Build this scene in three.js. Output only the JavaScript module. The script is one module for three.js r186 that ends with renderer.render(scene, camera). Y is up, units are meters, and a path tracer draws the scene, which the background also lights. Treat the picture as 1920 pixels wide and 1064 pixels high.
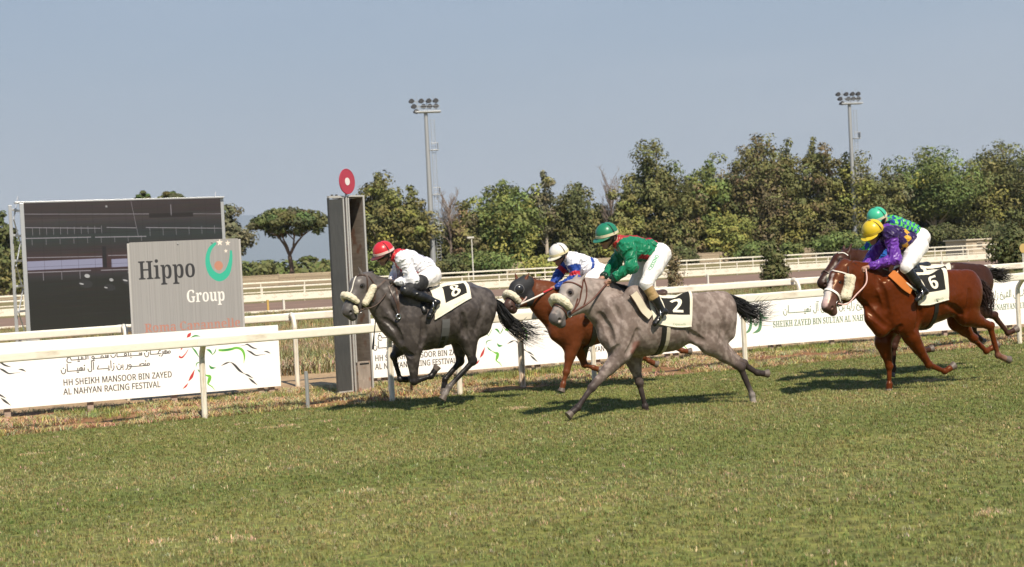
import * as THREE from 'three';
import { mergeGeometries, mergeVertices } from 'three/addons/utils/BufferGeometryUtils.js';
import { Sky } from 'three/addons/objects/Sky.js';

// ---------------------------------------------------------------- camera, sky, sun, exposure
const scene = new THREE.Scene();
const FOCAL = 2600, EYE = 1.8;                         // focal length in pixels of the 1920 x 1064 photograph, eye height in metres
const camera = new THREE.PerspectiveCamera(2 * Math.atan(532 / FOCAL) * 180 / Math.PI, 1920 / 1064, 0.1, 40000);
camera.position.set(0, EYE, 0);
camera.rotation.order = 'YXZ';
camera.rotation.set(-0.01615, 0, -0.05);
camera.updateMatrixWorld(true);
camera.focus = 17; camera.userData.fStop = 3.2;

// noise used by the sky and by the materials
const clamp = (x, a = 0, b = 1) => Math.min(b, Math.max(a, x));
const lerp = (a, b, f) => a + (b - a) * f;
const hash3 = (x, y, z) => { let h = Math.imul(x, 374761393) ^ Math.imul(y, 668265263) ^ Math.imul(z, 1274126177); h = Math.imul(h ^ (h >>> 13), 1103515245); return ((h ^ (h >>> 16)) >>> 0) / 4294967296; };
function vnoise(x, y, z) {
  const X = Math.floor(x), Y = Math.floor(y), Z = Math.floor(z); let u = x - X, v = y - Y, w = z - Z;
  u = u * u * (3 - 2 * u); v = v * v * (3 - 2 * v); w = w * w * (3 - 2 * w);
  const c = (a, b, c2) => hash3(X + a, Y + b, Z + c2);
  return lerp(lerp(lerp(c(0, 0, 0), c(1, 0, 0), u), lerp(c(0, 1, 0), c(1, 1, 0), u), v), lerp(lerp(c(0, 0, 1), c(1, 0, 1), u), lerp(c(0, 1, 1), c(1, 1, 1), u), v), w);
}
const fbm = (x, y, z, o = 4) => { let s = 0, a = .5, t = 0; for (let i = 0; i < o; i++) { s += a * vnoise(x, y, z); t += a; a *= .5; x = x * 2.03 + 5.1; y = y * 2.03 + 1.7; z = z * 2.03 + 9.2; } return s / t; };
// a clear, slightly hazy late-summer sky: milky near the horizon, deeper blue overhead
{
  const w = 512, h = 512, d = new Float32Array(w * h * 4);
  const stops = [[-90, 0.158, 0.147, 0.119], [-1, 0.307, 0.318, 0.329], [0, 0.363, 0.383, 0.406], [4, 0.325, 0.367, 0.416], [9, 0.284, 0.351, 0.434], [14, 0.254, 0.332, 0.443], [30, 0.163, 0.253, 0.416], [60, 0.093, 0.180, 0.356], [90, 0.075, 0.153, 0.329]];
  for (let j = 0; j < h; j++) {
    const e = -90 + 180 * (j + .5) / h;
    let k = 0; while (k < stops.length - 2 && e > stops[k + 1][0]) k++;
    const a = stops[k], b = stops[k + 1], f = Math.min(1, Math.max(0, (e - a[0]) / (b[0] - a[0])));
    for (let i = 0; i < w; i++) { const o = (j * w + i) * 4; const u = i / w * Math.PI * 2, cu = Math.cos(u), su = Math.sin(u), ci = e > 1 ? .05 * Math.max(0, fbm(cu * 5 + 11, e * .55, su * 5, 4) - .5) * clamp(e / 8) : 0; for (let c = 0; c < 3; c++) d[o + c] = a[c + 1] + (b[c + 1] - a[c + 1]) * f + ci * (1.15 - .15 * c); d[o + 3] = 1; }
  }
  const t = new THREE.DataTexture(d, w, h, THREE.RGBAFormat, THREE.FloatType);
  t.mapping = THREE.EquirectangularReflectionMapping; t.magFilter = THREE.LinearFilter; t.minFilter = THREE.LinearFilter; t.needsUpdate = true;
  scene.background = t; scene.environment = t;
}
const SUN = new THREE.Vector3(.30, 1, .78).normalize();
const sun = new THREE.DirectionalLight(new THREE.Color().setRGB(1, .90, .74), 5);
sun.position.copy(SUN).multiplyScalar(60).add(new THREE.Vector3(0, 0, -18)); sun.target.position.set(0, 0, -18);
sun.castShadow = true; sun.shadow.radius = 1.2; sun.shadow.mapSize.set(4096, 4096);
Object.assign(sun.shadow.camera, { left: -30, right: 30, top: 30, bottom: -30, near: 1, far: 160 });
scene.add(sun, sun.target);
const renderer = new THREE.WebGLRenderer({ antialias: true });
renderer.toneMapping = THREE.LinearToneMapping; renderer.toneMappingExposure = 1.3;
renderer.shadowMap.enabled = true;

// ---------------------------------------------------------------- helpers
let seed = 7;
const rnd = () => { seed = (seed + 0x6d2b79f5) | 0; let t = Math.imul(seed ^ (seed >>> 15), 1 | seed); t = (t + Math.imul(t ^ (t >>> 7), 61 | t)) ^ t; return ((t ^ (t >>> 14)) >>> 0) / 4294967296; };
const rr = (a, b) => a + (b - a) * rnd();
const gauss = () => (rnd() + rnd() + rnd() + rnd() - 2) * 1.0;
const smooth = (a, b, x) => { const f = clamp((x - a) / (b - a)); return f * f * (3 - 2 * f); };
const V = (x, y, z) => new THREE.Vector3(x, y, z);
const names = new Map();
const numbered = (n) => { const k = names.get(n) ?? 0; names.set(n, k + 1); return k ? n + '_' + String(k).padStart(3, '0') : n; };
const col = (r, g, b) => new THREE.Color().setRGB(r, g, b);
const mat = (c, roughness = .8, o = {}) => new THREE.MeshStandardMaterial({ color: Array.isArray(c) ? col(...c) : c, roughness, ...o });
function part(name, geo, m, parent) { const o = new THREE.Mesh(geo, m); o.name = name; o.castShadow = o.receiveShadow = true; parent.add(o); return o; }
function thing(name, label, category, pos = [0, 0, 0], turn = 0, group) {
  const o = new THREE.Group(); o.name = numbered(name); o.position.set(...pos); o.rotation.y = turn; o.userData = { label, category };
  if (group) o.userData.group = group; scene.add(o); return o;
}
function struct(name, geo, m) { const o = part(numbered(name), geo, m, scene); o.userData = { kind: 'structure' }; return o; }

// the course frame: t runs along the running rail to the right, n away from the camera; a group turned by TURN has x = t and z = -n
const TURN = 23.8 * Math.PI / 180, CT = Math.cos(TURN), ST = Math.sin(TURN), RAIL0 = 19.34;
const W = (t, y, n) => [t * CT - n * ST, y, -RAIL0 - t * ST - n * CT];
// surveying: the ray through a point of the photograph (fixed survey station, not the rendering camera)
const stationTurn = new THREE.Quaternion().setFromEuler(new THREE.Euler(-0.01615, 0, -0.05, 'YXZ'));
const sight = (px, py) => V((px - 960) / FOCAL, -(py - 532) / FOCAL, -1).applyQuaternion(stationTurn);
// where that ray meets the upright plane at n: [t, y]
function onPlane(px, py, n) {
  const d = sight(px, py), dn = -d.x * ST - d.z * CT, n0 = RAIL0 * -CT * 1;      // n of the station
  const k = (n - n0) / dn, x = d.x * k, z = d.z * k;
  return [x * CT - (z + RAIL0) * ST, EYE + d.y * k];
}
// ground position of an upright thing seen in column px at offset n, with the height of a point at row py
function stand(px, py, n) {
  let y = 0, t = 0, row = 520;
  for (let i = 0; i < 3; i++) { [t, y] = onPlane(px, row, n); row += y * FOCAL / 200 * (y > 0 ? 1 : 1); row = clamp(row, 300, 1000); }
  const top = onPlane(px, py, n); return { t: top[0], h: top[1], p: W(top[0], 0, n) };
}
const box = (w, h, d, x = 0, y = 0, z = 0) => new THREE.BoxGeometry(w, h, d).translate(x, y, z);
function bevelBox(w, h, d, b = .006, x = 0, y = 0, z = 0) {
  const s = new THREE.Shape(), a = w / 2 - b, c = h / 2 - b;
  s.moveTo(-a, -c); s.lineTo(a, -c); s.lineTo(a, c); s.lineTo(-a, c); s.closePath();
  return new THREE.ExtrudeGeometry(s, { depth: d - 2 * b, bevelEnabled: true, bevelThickness: b, bevelSize: b, bevelSegments: 2, steps: 1 }).translate(x, y, z - d / 2 + b);
}
const merge = (list) => mergeGeometries(list.map((g) => { const q = g.index ? g.toNonIndexed() : g; for (const k of Object.keys(q.attributes)) if (!['position', 'normal', 'uv', 'color'].includes(k)) q.deleteAttribute(k); return q; }), false);
// a tapering tube along a list of Vector3 with radii; flat: ratio of the second axis
function tube(pts, radii, sides = 6, flat = 1, upHint) {
  const n = pts.length, P = [], N = [], I = [], U = [];
  const up0 = upHint ?? V(.31, .9, .27);
  for (let i = 0; i < n; i++) {
    const d = pts[Math.min(n - 1, i + 1)].clone().sub(pts[Math.max(0, i - 1)]).normalize();
    const a = d.clone().cross(up0); if (a.lengthSq() < 1e-5) a.copy(d).cross(V(1, 0, .1)); a.normalize(); const b = a.clone().cross(d).normalize();
    const r = Array.isArray(radii) ? radii[i] : radii;
    for (let j = 0; j < sides; j++) { const th = j / sides * Math.PI * 2, c = Math.cos(th), s = Math.sin(th); const q = a.clone().multiplyScalar(c).addScaledVector(b, s * flat);
      P.push(pts[i].x + q.x * r, pts[i].y + q.y * r, pts[i].z + q.z * r); const nn = a.clone().multiplyScalar(c * flat).addScaledVector(b, s).normalize(); N.push(nn.x, nn.y, nn.z); U.push(j / sides, i / (n - 1)); }
  }
  for (let i = 0; i < n - 1; i++) for (let j = 0; j < sides; j++) { const a = i * sides + j, b = i * sides + (j + 1) % sides, c = a + sides, d = b + sides; I.push(a, c, b, b, c, d); }
  for (const e of [0, n - 1]) { const c0 = P.length / 3; P.push(pts[e].x, pts[e].y, pts[e].z); const d = pts[e ? e : 1].clone().sub(pts[e ? e - 1 : 0]).normalize().multiplyScalar(e ? 1 : -1); N.push(d.x, d.y, d.z); U.push(0, 0);
    for (let j = 0; j < sides; j++) { const a = e * sides + j, b = e * sides + (j + 1) % sides; e ? I.push(b, a, c0) : I.push(a, b, c0); } }
  const g = new THREE.BufferGeometry(); g.setAttribute('position', new THREE.Float32BufferAttribute(P, 3)); g.setAttribute('normal', new THREE.Float32BufferAttribute(N, 3)); g.setAttribute('uv', new THREE.Float32BufferAttribute(U, 2)); g.setIndex(I); return g;
}
const curve = (pts, n) => new THREE.CatmullRomCurve3(pts, false, 'centripetal').getPoints(n);
function dataTex(size, fn, { srgb = true, repeat = 1 } = {}) {
  const d = new Uint8Array(size * size * 4);
  for (let j = 0; j < size; j++) for (let i = 0; i < size; i++) { const c = fn(i / size, j / size, i, j), o = (j * size + i) * 4; for (let k = 0; k < 3; k++) d[o + k] = clamp(Array.isArray(c) ? c[k] : c) * 255; d[o + 3] = 255; }
  const t = new THREE.DataTexture(d, size, size); t.wrapS = t.wrapT = THREE.RepeatWrapping; t.magFilter = THREE.LinearFilter; t.minFilter = THREE.LinearMipmapLinearFilter; t.generateMipmaps = true;
  if (srgb) t.colorSpace = THREE.SRGBColorSpace; t.needsUpdate = true; return t;
}
// value noise that wraps after m cells
const tn = (u, v, m, s = 0) => { const x = u * m, y = v * m, X = Math.floor(x), Y = Math.floor(y); let f = x - X, g = y - Y; f = f * f * (3 - 2 * f); g = g * g * (3 - 2 * g); const h = (a, b) => hash3(((X + a) % m + m) % m, ((Y + b) % m + m) % m, s); return lerp(lerp(h(0, 0), h(1, 0), f), lerp(h(0, 1), h(1, 1), f), g); };
const tfbm = (u, v, m, o = 4, s = 0) => { let r = 0, a = .5, t = 0; for (let i = 0; i < o; i++) { r += a * tn(u, v, m << i, s + i * 17); t += a; a *= .55; } return r / t; };
function canvasTex(w, h, draw) { const c = document.createElement('canvas'); c.width = w; c.height = h; draw(c.getContext('2d'), w, h); const t = new THREE.CanvasTexture(c); t.colorSpace = THREE.SRGBColorSpace; t.anisotropy = 8; return t; }
const mixc = (a, b, f) => [lerp(a[0], b[0], f), lerp(a[1], b[1], f), lerp(a[2], b[2], f)];

// ---------------------------------------------------------------- the ground
function strip(t0, t1, n0, n1, y, uvScale, nt = 1, nn = 1) {      // a sheet in the course frame, uv in metres / uvScale
  const P = [], U = [], I = [], N = [];
  for (let j = 0; j <= nn; j++) for (let i = 0; i <= nt; i++) { const t = lerp(t0, t1, i / nt), n = lerp(n0, n1, j / nn); P.push(...W(t, y, n)); U.push(t / uvScale, n / uvScale); N.push(0, 1, 0); }
  for (let j = 0; j < nn; j++) for (let i = 0; i < nt; i++) { const a = j * (nt + 1) + i; I.push(a, a + 1, a + nt + 1, a + 1, a + nt + 2, a + nt + 1); }
  const g = new THREE.BufferGeometry(); g.setAttribute('position', new THREE.Float32BufferAttribute(P, 3)); g.setAttribute('normal', new THREE.Float32BufferAttribute(N, 3)); g.setAttribute('uv', new THREE.Float32BufferAttribute(U, 2)); g.setIndex(I); return g;
}
const vergeY = (t, n) => -.004 + smooth(.06, .4, n) * smooth(3.15, 2.7, n) * (.11 * Math.max(0, fbm(t * 1.7, n * 2.4, 5, 4) - .36) + .03 * (fbm(t * 7, n * 7, 2, 2) - .4));   // rough, lumpy soil
{
  const dry = dataTex(512, (u, v) => { const a = tfbm(u, v, 8, 5, 3), b = tfbm(u, v, 64, 3, 9); return mixc([.40, .38, .22], [.54, .47, .30], clamp(a * 1.3 - .2)).map((c) => c * (.82 + .36 * b)); });
  struct('ground', strip(-9000, 9000, -60, 14000, -.016, 9), mat(0xffffff, 1, { map: dry }));
  const turf = dataTex(1024, (u, v) => { const a = tfbm(u, v, 4, 5, 21), b = tfbm(u, v, 128, 2, 31), c = tn(u, v, 256, 5); let k = mixc([.36, .39, .16], [.46, .45, .22], clamp(a * 1.6 - .35)); if (c > .8) k = mixc(k, [.66, .60, .40], (c - .8) * 3); return k.map((x) => x * (.7 + .55 * b)); });
  struct('turf', strip(-200, 200, -60, .06, 0, 6), mat(0xffffff, 1, { map: turf }));
  const straw = dataTex(1024, (u, v) => { const a = tfbm(u, v, 6, 5, 41), b = tfbm(u, v, 100, 3, 51), s = tn(u * .25, v, 256, 15); let k = mixc([.40, .255, .165], [.55, .41, .26], clamp(a * 1.9 - .45)); k = mixc(k, [.46, .44, .22], smooth(.55, .7, tfbm(u, v, 8, 3, 77)) * .5); return k.map((x) => x * (.62 + .4 * b + .35 * s)); });
  const vg = strip(-36, 44, .06, 3.15, -.004, 3, 800, 31), vp = vg.attributes.position; for (let j = 0, k = 0; j <= 31; j++) for (let i = 0; i <= 800; i++, k++) vp.setY(k, vergeY(-36 + 80 * i / 800, .06 + 3.09 * j / 31)); vg.computeVertexNormals(); struct('verge', vg, mat(0xffffff, 1, { map: straw }));
  const sand = dataTex(512, (u, v) => { const a = tfbm(u, v, 8, 5, 61), b = tfbm(u, v, 64, 3, 71); return mixc([.56, .46, .34], [.68, .58, .45], a).map((x) => x * (.85 + .3 * b)); });
  struct('sand_path', strip(-200, 200, 3.15, 6.2, -.008, 3), mat(0xffffff, 1, { map: sand }));
  const dirt = dataTex(512, (u, v) => { const a = tfbm(u, v, 8, 5, 81), b = tfbm(u, v, 4, 2, 91); return mixc([.44, .35, .30], [.54, .44, .37], a).map((x) => x * (.9 + .2 * b)); });
  struct('dirt_track', strip(-400, 400, 45, 66.5, -.006, 7), mat(0xffffff, 1, { map: dirt }));
}
// ---------------------------------------------------------------- far hills
{
  const P = [], I = [], N = 160;
  for (let i = 0; i <= N; i++) { const a = lerp(-1.2, 1.2, i / N), R = 11000, x = Math.sin(a) * R, z = -Math.cos(a) * R;
    const k = fbm(i * .045 + 3, 2, 5, 4), hgt = 120 + 420 * smooth(.25, .75, k) * (1 - .55 * smooth(-.02, .25, a)); P.push(x * .9, -20, z * .9, x, hgt * .6, z, x * 1.07, hgt, z * 1.07, x * 1.3, -20, z * 1.3); }
  for (let i = 0; i < N; i++) for (let k = 0; k < 3; k++) { const a = i * 4 + k, b = a + 4; I.push(a, b, a + 1, b, b + 1, a + 1); }
  const g = new THREE.BufferGeometry(); g.setAttribute('position', new THREE.Float32BufferAttribute(P, 3)); g.setIndex(I); g.computeVertexNormals();
  struct('hills', g, mat([.10, .13, .15], 1));
}
// ---------------------------------------------------------------- running rails
const white = mat([.80, .775, .715], .42), whiteDull = mat([.70, .68, .62], .6), galv = mat([.42, .43, .43], .45, { metalness: .55 });
const grime = dataTex(256, (u, v) => { const a = tfbm(u, v, 8, 4, 301), b = tfbm(u, v, 64, 2, 311); return [1, .985, .95].map((c, k) => c * (1 - smooth(.55, .8, a) * .13 * (1 + k * .25) - .05 * b)); });
white.map = grime; white.needsUpdate = true;
function railProfile(len, h = .115, d = .10) {
  const s = new THREE.Shape(), y = h / 2, z = d / 2;
  s.moveTo(-z * .55, y); s.quadraticCurveTo(-z, y, -z, y * .5); s.lineTo(-z, -y * .6); s.quadraticCurveTo(-z, -y, -z * .6, -y); s.lineTo(z * .6, -y); s.quadraticCurveTo(z, -y, z, -y * .6); s.lineTo(z, y * .5); s.quadraticCurveTo(z, y, z * .55, y); s.closePath();
  return new THREE.ExtrudeGeometry(s, { depth: len, bevelEnabled: true, bevelThickness: .003, bevelSize: .003, bevelSegments: 1, curveSegments: 5 }).rotateY(Math.PI / 2);
}
function runningRail(label, posts, baseN, lat, top, group, hookOver) {
  const g = thing('running_rail', label, 'rail', W(0, 0, baseN), TURN, group);
  const bar = railProfile(1);
  for (let i = 0; i < posts.length; i++) {
    const t = posts[i], y = top(t);
    const pts = hookOver ? [V(0, -.05, 0), V(0, .45, 0), V(0, y - .28, 0), V(0, y - .15, lat * .08), V(0, y - .05, lat * .3), V(0, y - .015, lat * .62), V(0, y - .05, lat * .95)]
      : [V(0, -.05, 0), V(0, .4, 0), V(0, y - .30, 0), V(0, y - .24, lat * .08), V(0, y - .15, lat * .5), V(0, y - .09, lat * .92)];
    part('post', tube(curve(pts, 16), .037, 12), white, g).position.set(t + (rnd() - .5) * .01, 0, 0);
    if (i < posts.length - 1) { const t1 = posts[i + 1], y1 = top(t1); const L = Math.hypot(t1 - t, y1 - y) - .014; const b = part('rail_bar', bar, white, g); b.scale.set(L, 1, 1); b.position.set(t + .007, y - .0575, lat); b.rotation.z = Math.atan2(y1 - y, t1 - t);
      const c = part('rail_sleeve', railProfile(.15, .122, .107), whiteDull, g); c.position.set(t - .08, y - .0575, lat); }
  }
  return g;
}
runningRail('near white running rail along the edge of the turf', [-12.2, -9.5, -6.9, -4.354, -1.841, -.858, 1.215, 3.778, 6.45, 9.173, 11.8, 14.5, 17.2], 0, .17, (t) => 1.045 + .0105 * (t + 4), 'white running rails', false);
runningRail('second white running rail with hooked posts, just behind the white banners', [-12.7, -10, -7.35, -4.74, -2.144, .5, 2.4, 4.35, 7.47, 9.8, 12.22, 15, 17.8], 3.72, -.28, (t) => 1.13 + .0068 * (t + 4), 'white running rails', true);

// stakes by the finish
{
  const wood = dataTex(128, (u, v) => { const a = tfbm(u, v, 16, 3, 401); return mixc([.62, .52, .43], [.90, .83, .74], smooth(.3, .5, a)); });
  const woodM = mat(0xffffff, .85, { map: wood });
  const stake = (label, name, t, n, h, r, m, sides = 12) => { const g = thing(name, label, 'post', W(t, 0, n), TURN); part('shaft', tube([V(0, -.05, 0), V(.004, h * .5, 0), V(0, h - .01, 0), V(0, h, 0)], [r, r, r, r * .8], sides), m, g); part('cap', new THREE.CylinderGeometry(r * .82, r * .86, .012, sides).translate(0, h + .004, 0), m, g); };
  stake('weathered wooden post with peeling paint, in front of the banner behind the lead horse', 'wooden_post', .2, .262, 1.02, .045, woodM);
  stake('short grey metal stake standing in the verge left of the finish tower', 'metal_stake', -2.965, .16, .47, .026, galv);
  stake('thin grey stake under the lead grey horse', 'metal_stake', -1.62, .72, .62, .03, galv);
  stake('thin rusty stake under the belly of the lead grey horse', 'rusty_stake', -1.35, .6, .85, .018, mat([.25, .13, .08], .9));
}

// ---------------------------------------------------------------- lettering in strokes for the Arabic lines (letters run right to left on a shared baseline)
function arabic(x, words, right, base, em, lw, stretch = .3) {
  x.save(); x.lineWidth = lw; x.lineCap = 'round'; x.lineJoin = 'round'; x.strokeStyle = x.fillStyle;
  let p = right; const P = (a, b) => [p + a * em, base - b * em];
  const line = (...q) => { x.beginPath(); q.forEach(([a, b], i) => (i ? x.lineTo(...P(a, b)) : x.moveTo(...P(a, b)))); x.stroke(); };
  const bez = (a, b, c, d) => { x.beginPath(); x.moveTo(...P(...a)); x.bezierCurveTo(...P(...b), ...P(...c), ...P(...d)); x.stroke(); };
  const ring = (a, b, rx, ry) => { x.beginPath(); x.ellipse(...P(a, b), rx * em, ry * em, 0, 0, 7); x.stroke(); };
  const dot = (a, b) => { x.beginPath(); x.arc(...P(a, b), lw * .72, 0, 7); x.fill(); };
  const LAST = 'arzwdA';
  for (const word of words.split(' ')) {
    for (let i = 0; i < word.length; i++) {
      const c = word[i], jr = i > 0 && !LAST.includes(word[i - 1]), jl = i < word.length - 1 && !LAST.includes(c); let adv = .25;
      if (c === '_') { adv = stretch; line([0, 0], [-adv, 0]); }
      else if (c === 'a' || c === 'A') { adv = .2; if (jr) line([0, 0], [-.09, 0], [-.09, .66]); else line([-.09, 0], [-.09, .66]); if (c === 'A') bez([.0, .78], [-.06, .88], [-.12, .72], [-.2, .82]); }
      else if (c === 'l') { if (jl) { adv = .2; line([jr ? 0 : -.05, jr ? 0 : .66], jr ? [-.07, 0] : [-.05, 0]); line([-.07, .66], [-.07, 0], [-adv, 0]); } else { adv = .42; line([-.06, .66], [-.06, 0]); bez([-.06, .02], [-.06, -.26], [-.36, -.26], [-.38, .08]); } }
      else if (c === 'm') { adv = .3; ring(-.14, .1, .1, .1); if (jl) line([-.14, 0], [-adv, 0]); if (jr) line([0, 0], [-.1, 0]); }
      else if (c === 'h') { adv = .38; ring(-.17, .12, .14, .13); line([-.17, .26], [-.17, -.03]); line([jr ? 0 : -.1, 0], [-adv, 0]); }
      else if (c === 'r' || c === 'z') { adv = .2; bez([-.04, .2], [-.02, -.02], [-.08, -.2], [-.22, -.22]); if (jr) line([0, 0], [-.04, 0]); if (c === 'z') dot(-.04, .38); }
      else if (c === 'j') { adv = .36; line([-.04, .28], [-.14, .3], [-.3, .02], [0, 0]); line([-.26, 0], [-adv, 0]); dot(-.16, -.16); }
      else if (c === 'x') { adv = .42; line([jr ? 0 : -.04, jr ? 0 : .26], [-.1, .26], [-.34, .28]); bez([-.2, .27], [-.5, .06], [-.42, -.3], [-.04, -.2]); dot(-.2, .44); }
      else if (c === 'n' || c === 'b' || c === 'y') { const d = c === 'n' ? .42 : c === 'b' ? -.16 : -.14; if (jl) { adv = .2; line([jr ? 0 : -.08, 0], [-.08, 0], [-.08, .22]); line([-.08, 0], [-adv, 0]); if (c === 'y') { dot(-.03, d); dot(-.13, d); } else dot(-.08, d); } else { adv = .46; if (jr) line([0, 0], [-.03, 0]); bez([-.04, .2], [-.02, -.32], [-.42, -.32], [-.42, .16]); dot(-.22, .3); } }
      else if (c === 't') { adv = .46; bez([-.03, .2], [-.02, -.1], [-.44, -.1], [-.42, .2]); dot(-.18, .34); dot(-.28, .34); }
      else if (c === 's' || c === 'S') { adv = jl ? .42 : .72; line([jr ? 0 : -.03, jr ? 0 : .22], [-.03, 0], [-.13, 0], [-.13, .2], [-.13, 0], [-.25, 0], [-.25, .22], [-.25, 0], jl ? [-adv, 0] : [-.3, 0]); if (!jl) bez([-.3, .18], [-.3, -.3], [-.68, -.3], [-.68, .14]); if (c === 'S') { dot(-.08, .36); dot(-.18, .36); dot(-.13, .46); } }
      else if (c === 'q') { adv = .3; ring(-.15, .16, .1, .1); line([0, 0], [-adv, 0]); dot(-.1, .4); dot(-.2, .4); }
      else if (c === 'D' || c === 'T') { adv = .46; x.beginPath(); x.ellipse(...P(-.2, .1), .2 * em, .1 * em, -.15, 0, 7); x.stroke(); line([0, 0], [-adv, 0]); line([-.4, 0], [-.4, .18]); if (c === 'T') line([-.36, .05], [-.36, .66]); }
      else if (c === 'w') { adv = .3; ring(-.13, .1, .1, .1); bez([-.04, .06], [-.04, -.16], [-.14, -.22], [-.3, -.22]); if (jr) line([0, 0], [-.05, 0]); }
      else if (c === 'd') { adv = .26; line([-.08, .3], [-.2, .06], [-.18, 0], [0, 0]); }
      else if (c === 'k') { adv = .42; line([0, .3], [-.1, .66]); line([0, .3], [-.24, .02], [-adv, 0]); }
      p -= adv * em;
    }
    p -= .17 * em;
  }
  x.restore(); return p;
}
// a brush stroke with swelling width: points [x, y, half width]
function ribbon(x, pts, fill) {
  const c = new THREE.CatmullRomCurve3(pts.map(([a, b, w]) => V(a, b, w))).getPoints(40), L = [], R = [];
  c.forEach((p, i) => { const q = c[Math.min(i + 1, 40)], o = c[Math.max(0, i - 1)], l = Math.hypot(q.x - o.x, q.y - o.y) || 1, nx = -(q.y - o.y) / l, ny = (q.x - o.x) / l; L.push([p.x + nx * p.z, p.y + ny * p.z]); R.unshift([p.x - nx * p.z, p.y - ny * p.z]); });
  x.fillStyle = fill; x.beginPath(); [...L, ...R].forEach(([a, b], i) => (i ? x.lineTo(a, b) : x.moveTo(a, b))); x.closePath(); x.fill();
}
function fitText(x, s, left, base, width, heavy = 0) { x.save(); x.translate(left, base); x.scale(width / x.measureText(s).width, 1); x.fillText(s, 0, 0); if (heavy) { x.strokeStyle = x.fillStyle; x.lineWidth = heavy; x.strokeText(s, 0, 0); } x.restore(); }
function specks(x, w, h, n) { for (let i = 0; i < n; i++) { x.fillStyle = `rgba(${120 + rnd() * 60 | 0},${105 + rnd() * 50 | 0},${80 + rnd() * 40 | 0},${rr(.1, .4)})`; x.beginPath(); x.ellipse(rnd() * w, rnd() * h, rr(.5, 2.4), rr(.5, 1.6), rnd() * 3, 0, 7); x.fill(); } }
// printed pattern of the festival banner: 3.4 m x 0.9 m
const festival = canvasTex(1700, 450, (x, w, h) => {
  x.fillStyle = '#f7f3ef'; x.fillRect(0, 0, w, h);
  x.fillStyle = '#4a4846';
  arabic(x, 'mhrj_an s_baq_at sm_w alSy_x', 885, 150, 78, 6.5, .5); arabic(x, 'mnD__wr bn zay__d Al nhy__an', 735, 226, 78, 6.5, .34);
  x.font = '58px sans-serif'; x.fillStyle = '#4c4a48'; fitText(x, 'HH SHEIKH MANSOOR BIN ZAYED', 140, 322, 745, 2.2); fitText(x, 'AL NAHYAN RACING FESTIVAL', 140, 386, 660, 2.2);
  // the running-horse emblem in ribbons; drawn on a grid of the emblem's own 230 x 150 units
  x.save(); x.transform(3.64, .31, 0, 3.75, 838, -40); const r = (p, c) => ribbon(x, p, c), G = '#3f8a4a', L = '#6cb344', K = '#3a3c40', R = '#b63a3c';
  r([[45, 20, .3], [50, 15, 3], [54, 10, .4]], R); r([[52, 20, .4], [62, 16, 1.6], [72, 17, .4]], G); r([[32, 44, .4], [36, 38, 1.4], [42, 30, .4]], R);
  r([[28, 56, 2], [33, 58, 1.6], [40, 52, 1], [47, 42, .4]], R); r([[54, 38, .4], [60, 45, 1.8], [67, 57, .3]], G); r([[67, 57, .3], [73, 48, .6], [76, 42, .2]], G);
  r([[82, 42, .4], [88, 44, 2.2], [94, 52, .4]], G); r([[94, 52, .4], [99, 46, 1], [102, 38, .2]], G);
  r([[60, 76, .3], [62, 69, 1], [74, 65, .4]], G); r([[63, 80, .5], [66, 84, 1.4], [75, 90, .3]], G); r([[86, 72, .4], [90, 77, 2.4], [99, 77, .3]], G);
  r([[72, 88, .3], [80, 92, 1.6], [86, 94, 3], [84, 102, 3], [82, 108, 1.4], [90, 114, .9], [95, 121, .2]], L);
  r([[106, 43, 2], [116, 43, 2.4], [130, 41, 2.4], [143, 38, 2.2], [153, 42, 2.6], [157, 52, 2], [155, 68, .2]], L); r([[112, 43, .5], [124, 42, 1.5], [136, 40, .3]], G);
  r([[57, 81, .4], [50, 95, 2.6], [44, 103, .4]], R); r([[43, 107, .3], [38, 113, 1.6], [32, 118, .2]], R);
  r([[110, 73, .3], [120, 68, 1.5], [128, 66, .5], [136, 71, 2], [146, 82, 2.2], [155, 88, .5], [162, 91, 1.7], [172, 97, .3]], K); r([[163, 96, .3], [170, 102, 2], [180, 110, .3]], K);
  r([[148, 35, .2], [160, 32, .6], [164, 31, 1.4], [174, 37, 1.6], [184, 40, .3]], K); r([[162, 42, .4], [170, 46, 1.8], [180, 52, 1.2], [190, 51, .5], [200, 50, .2]], K); r([[197, 44, .3], [204, 45, 1.5], [210, 48, .3]], K);
  x.restore(); specks(x, w, h, 60);
});
const zayedCup = canvasTex(1440, 400, (x, w, h) => {
  x.fillStyle = '#f7f3ef'; x.fillRect(0, 0, w, h);
  const G = '#5d8a63'; const r = (p) => ribbon(x, p, G);
  r([[30, 130, 3], [55, 150, 9], [80, 120, 3]]); r([[80, 110, 2], [86, 170, 9], [70, 230, 5], [40, 250, 1]]); r([[120, 120, 2], [128, 210, 10], [112, 270, 12], [70, 300, 2]]); r([[150, 220, 3], [170, 240, 8], [195, 210, 2]]);
  r([[205, 110, 3], [214, 200, 10], [196, 275, 14], [140, 300, 2]]); r([[215, 150, 2], [240, 185, 9], [290, 190, 1]]); r([[60, 90, 2], [110, 76, 7], [160, 92, 2]]); r([[150, 160, 3], [166, 150, 7], [180, 165, 2]]);
  x.fillStyle = '#5a7058'; arabic(x, 'kas alSyx zayd bn slTan Al nhy__an', 1350, 165, 88, 6.5, .75);
  x.font = '700 66px serif'; x.fillStyle = '#5f7a62'; fitText(x, 'SHEIKH ZAYED BIN SULTAN AL NAHYAN CUP', 320, 268, 1040, 1);
  specks(x, w, h, 110);
});
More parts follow.
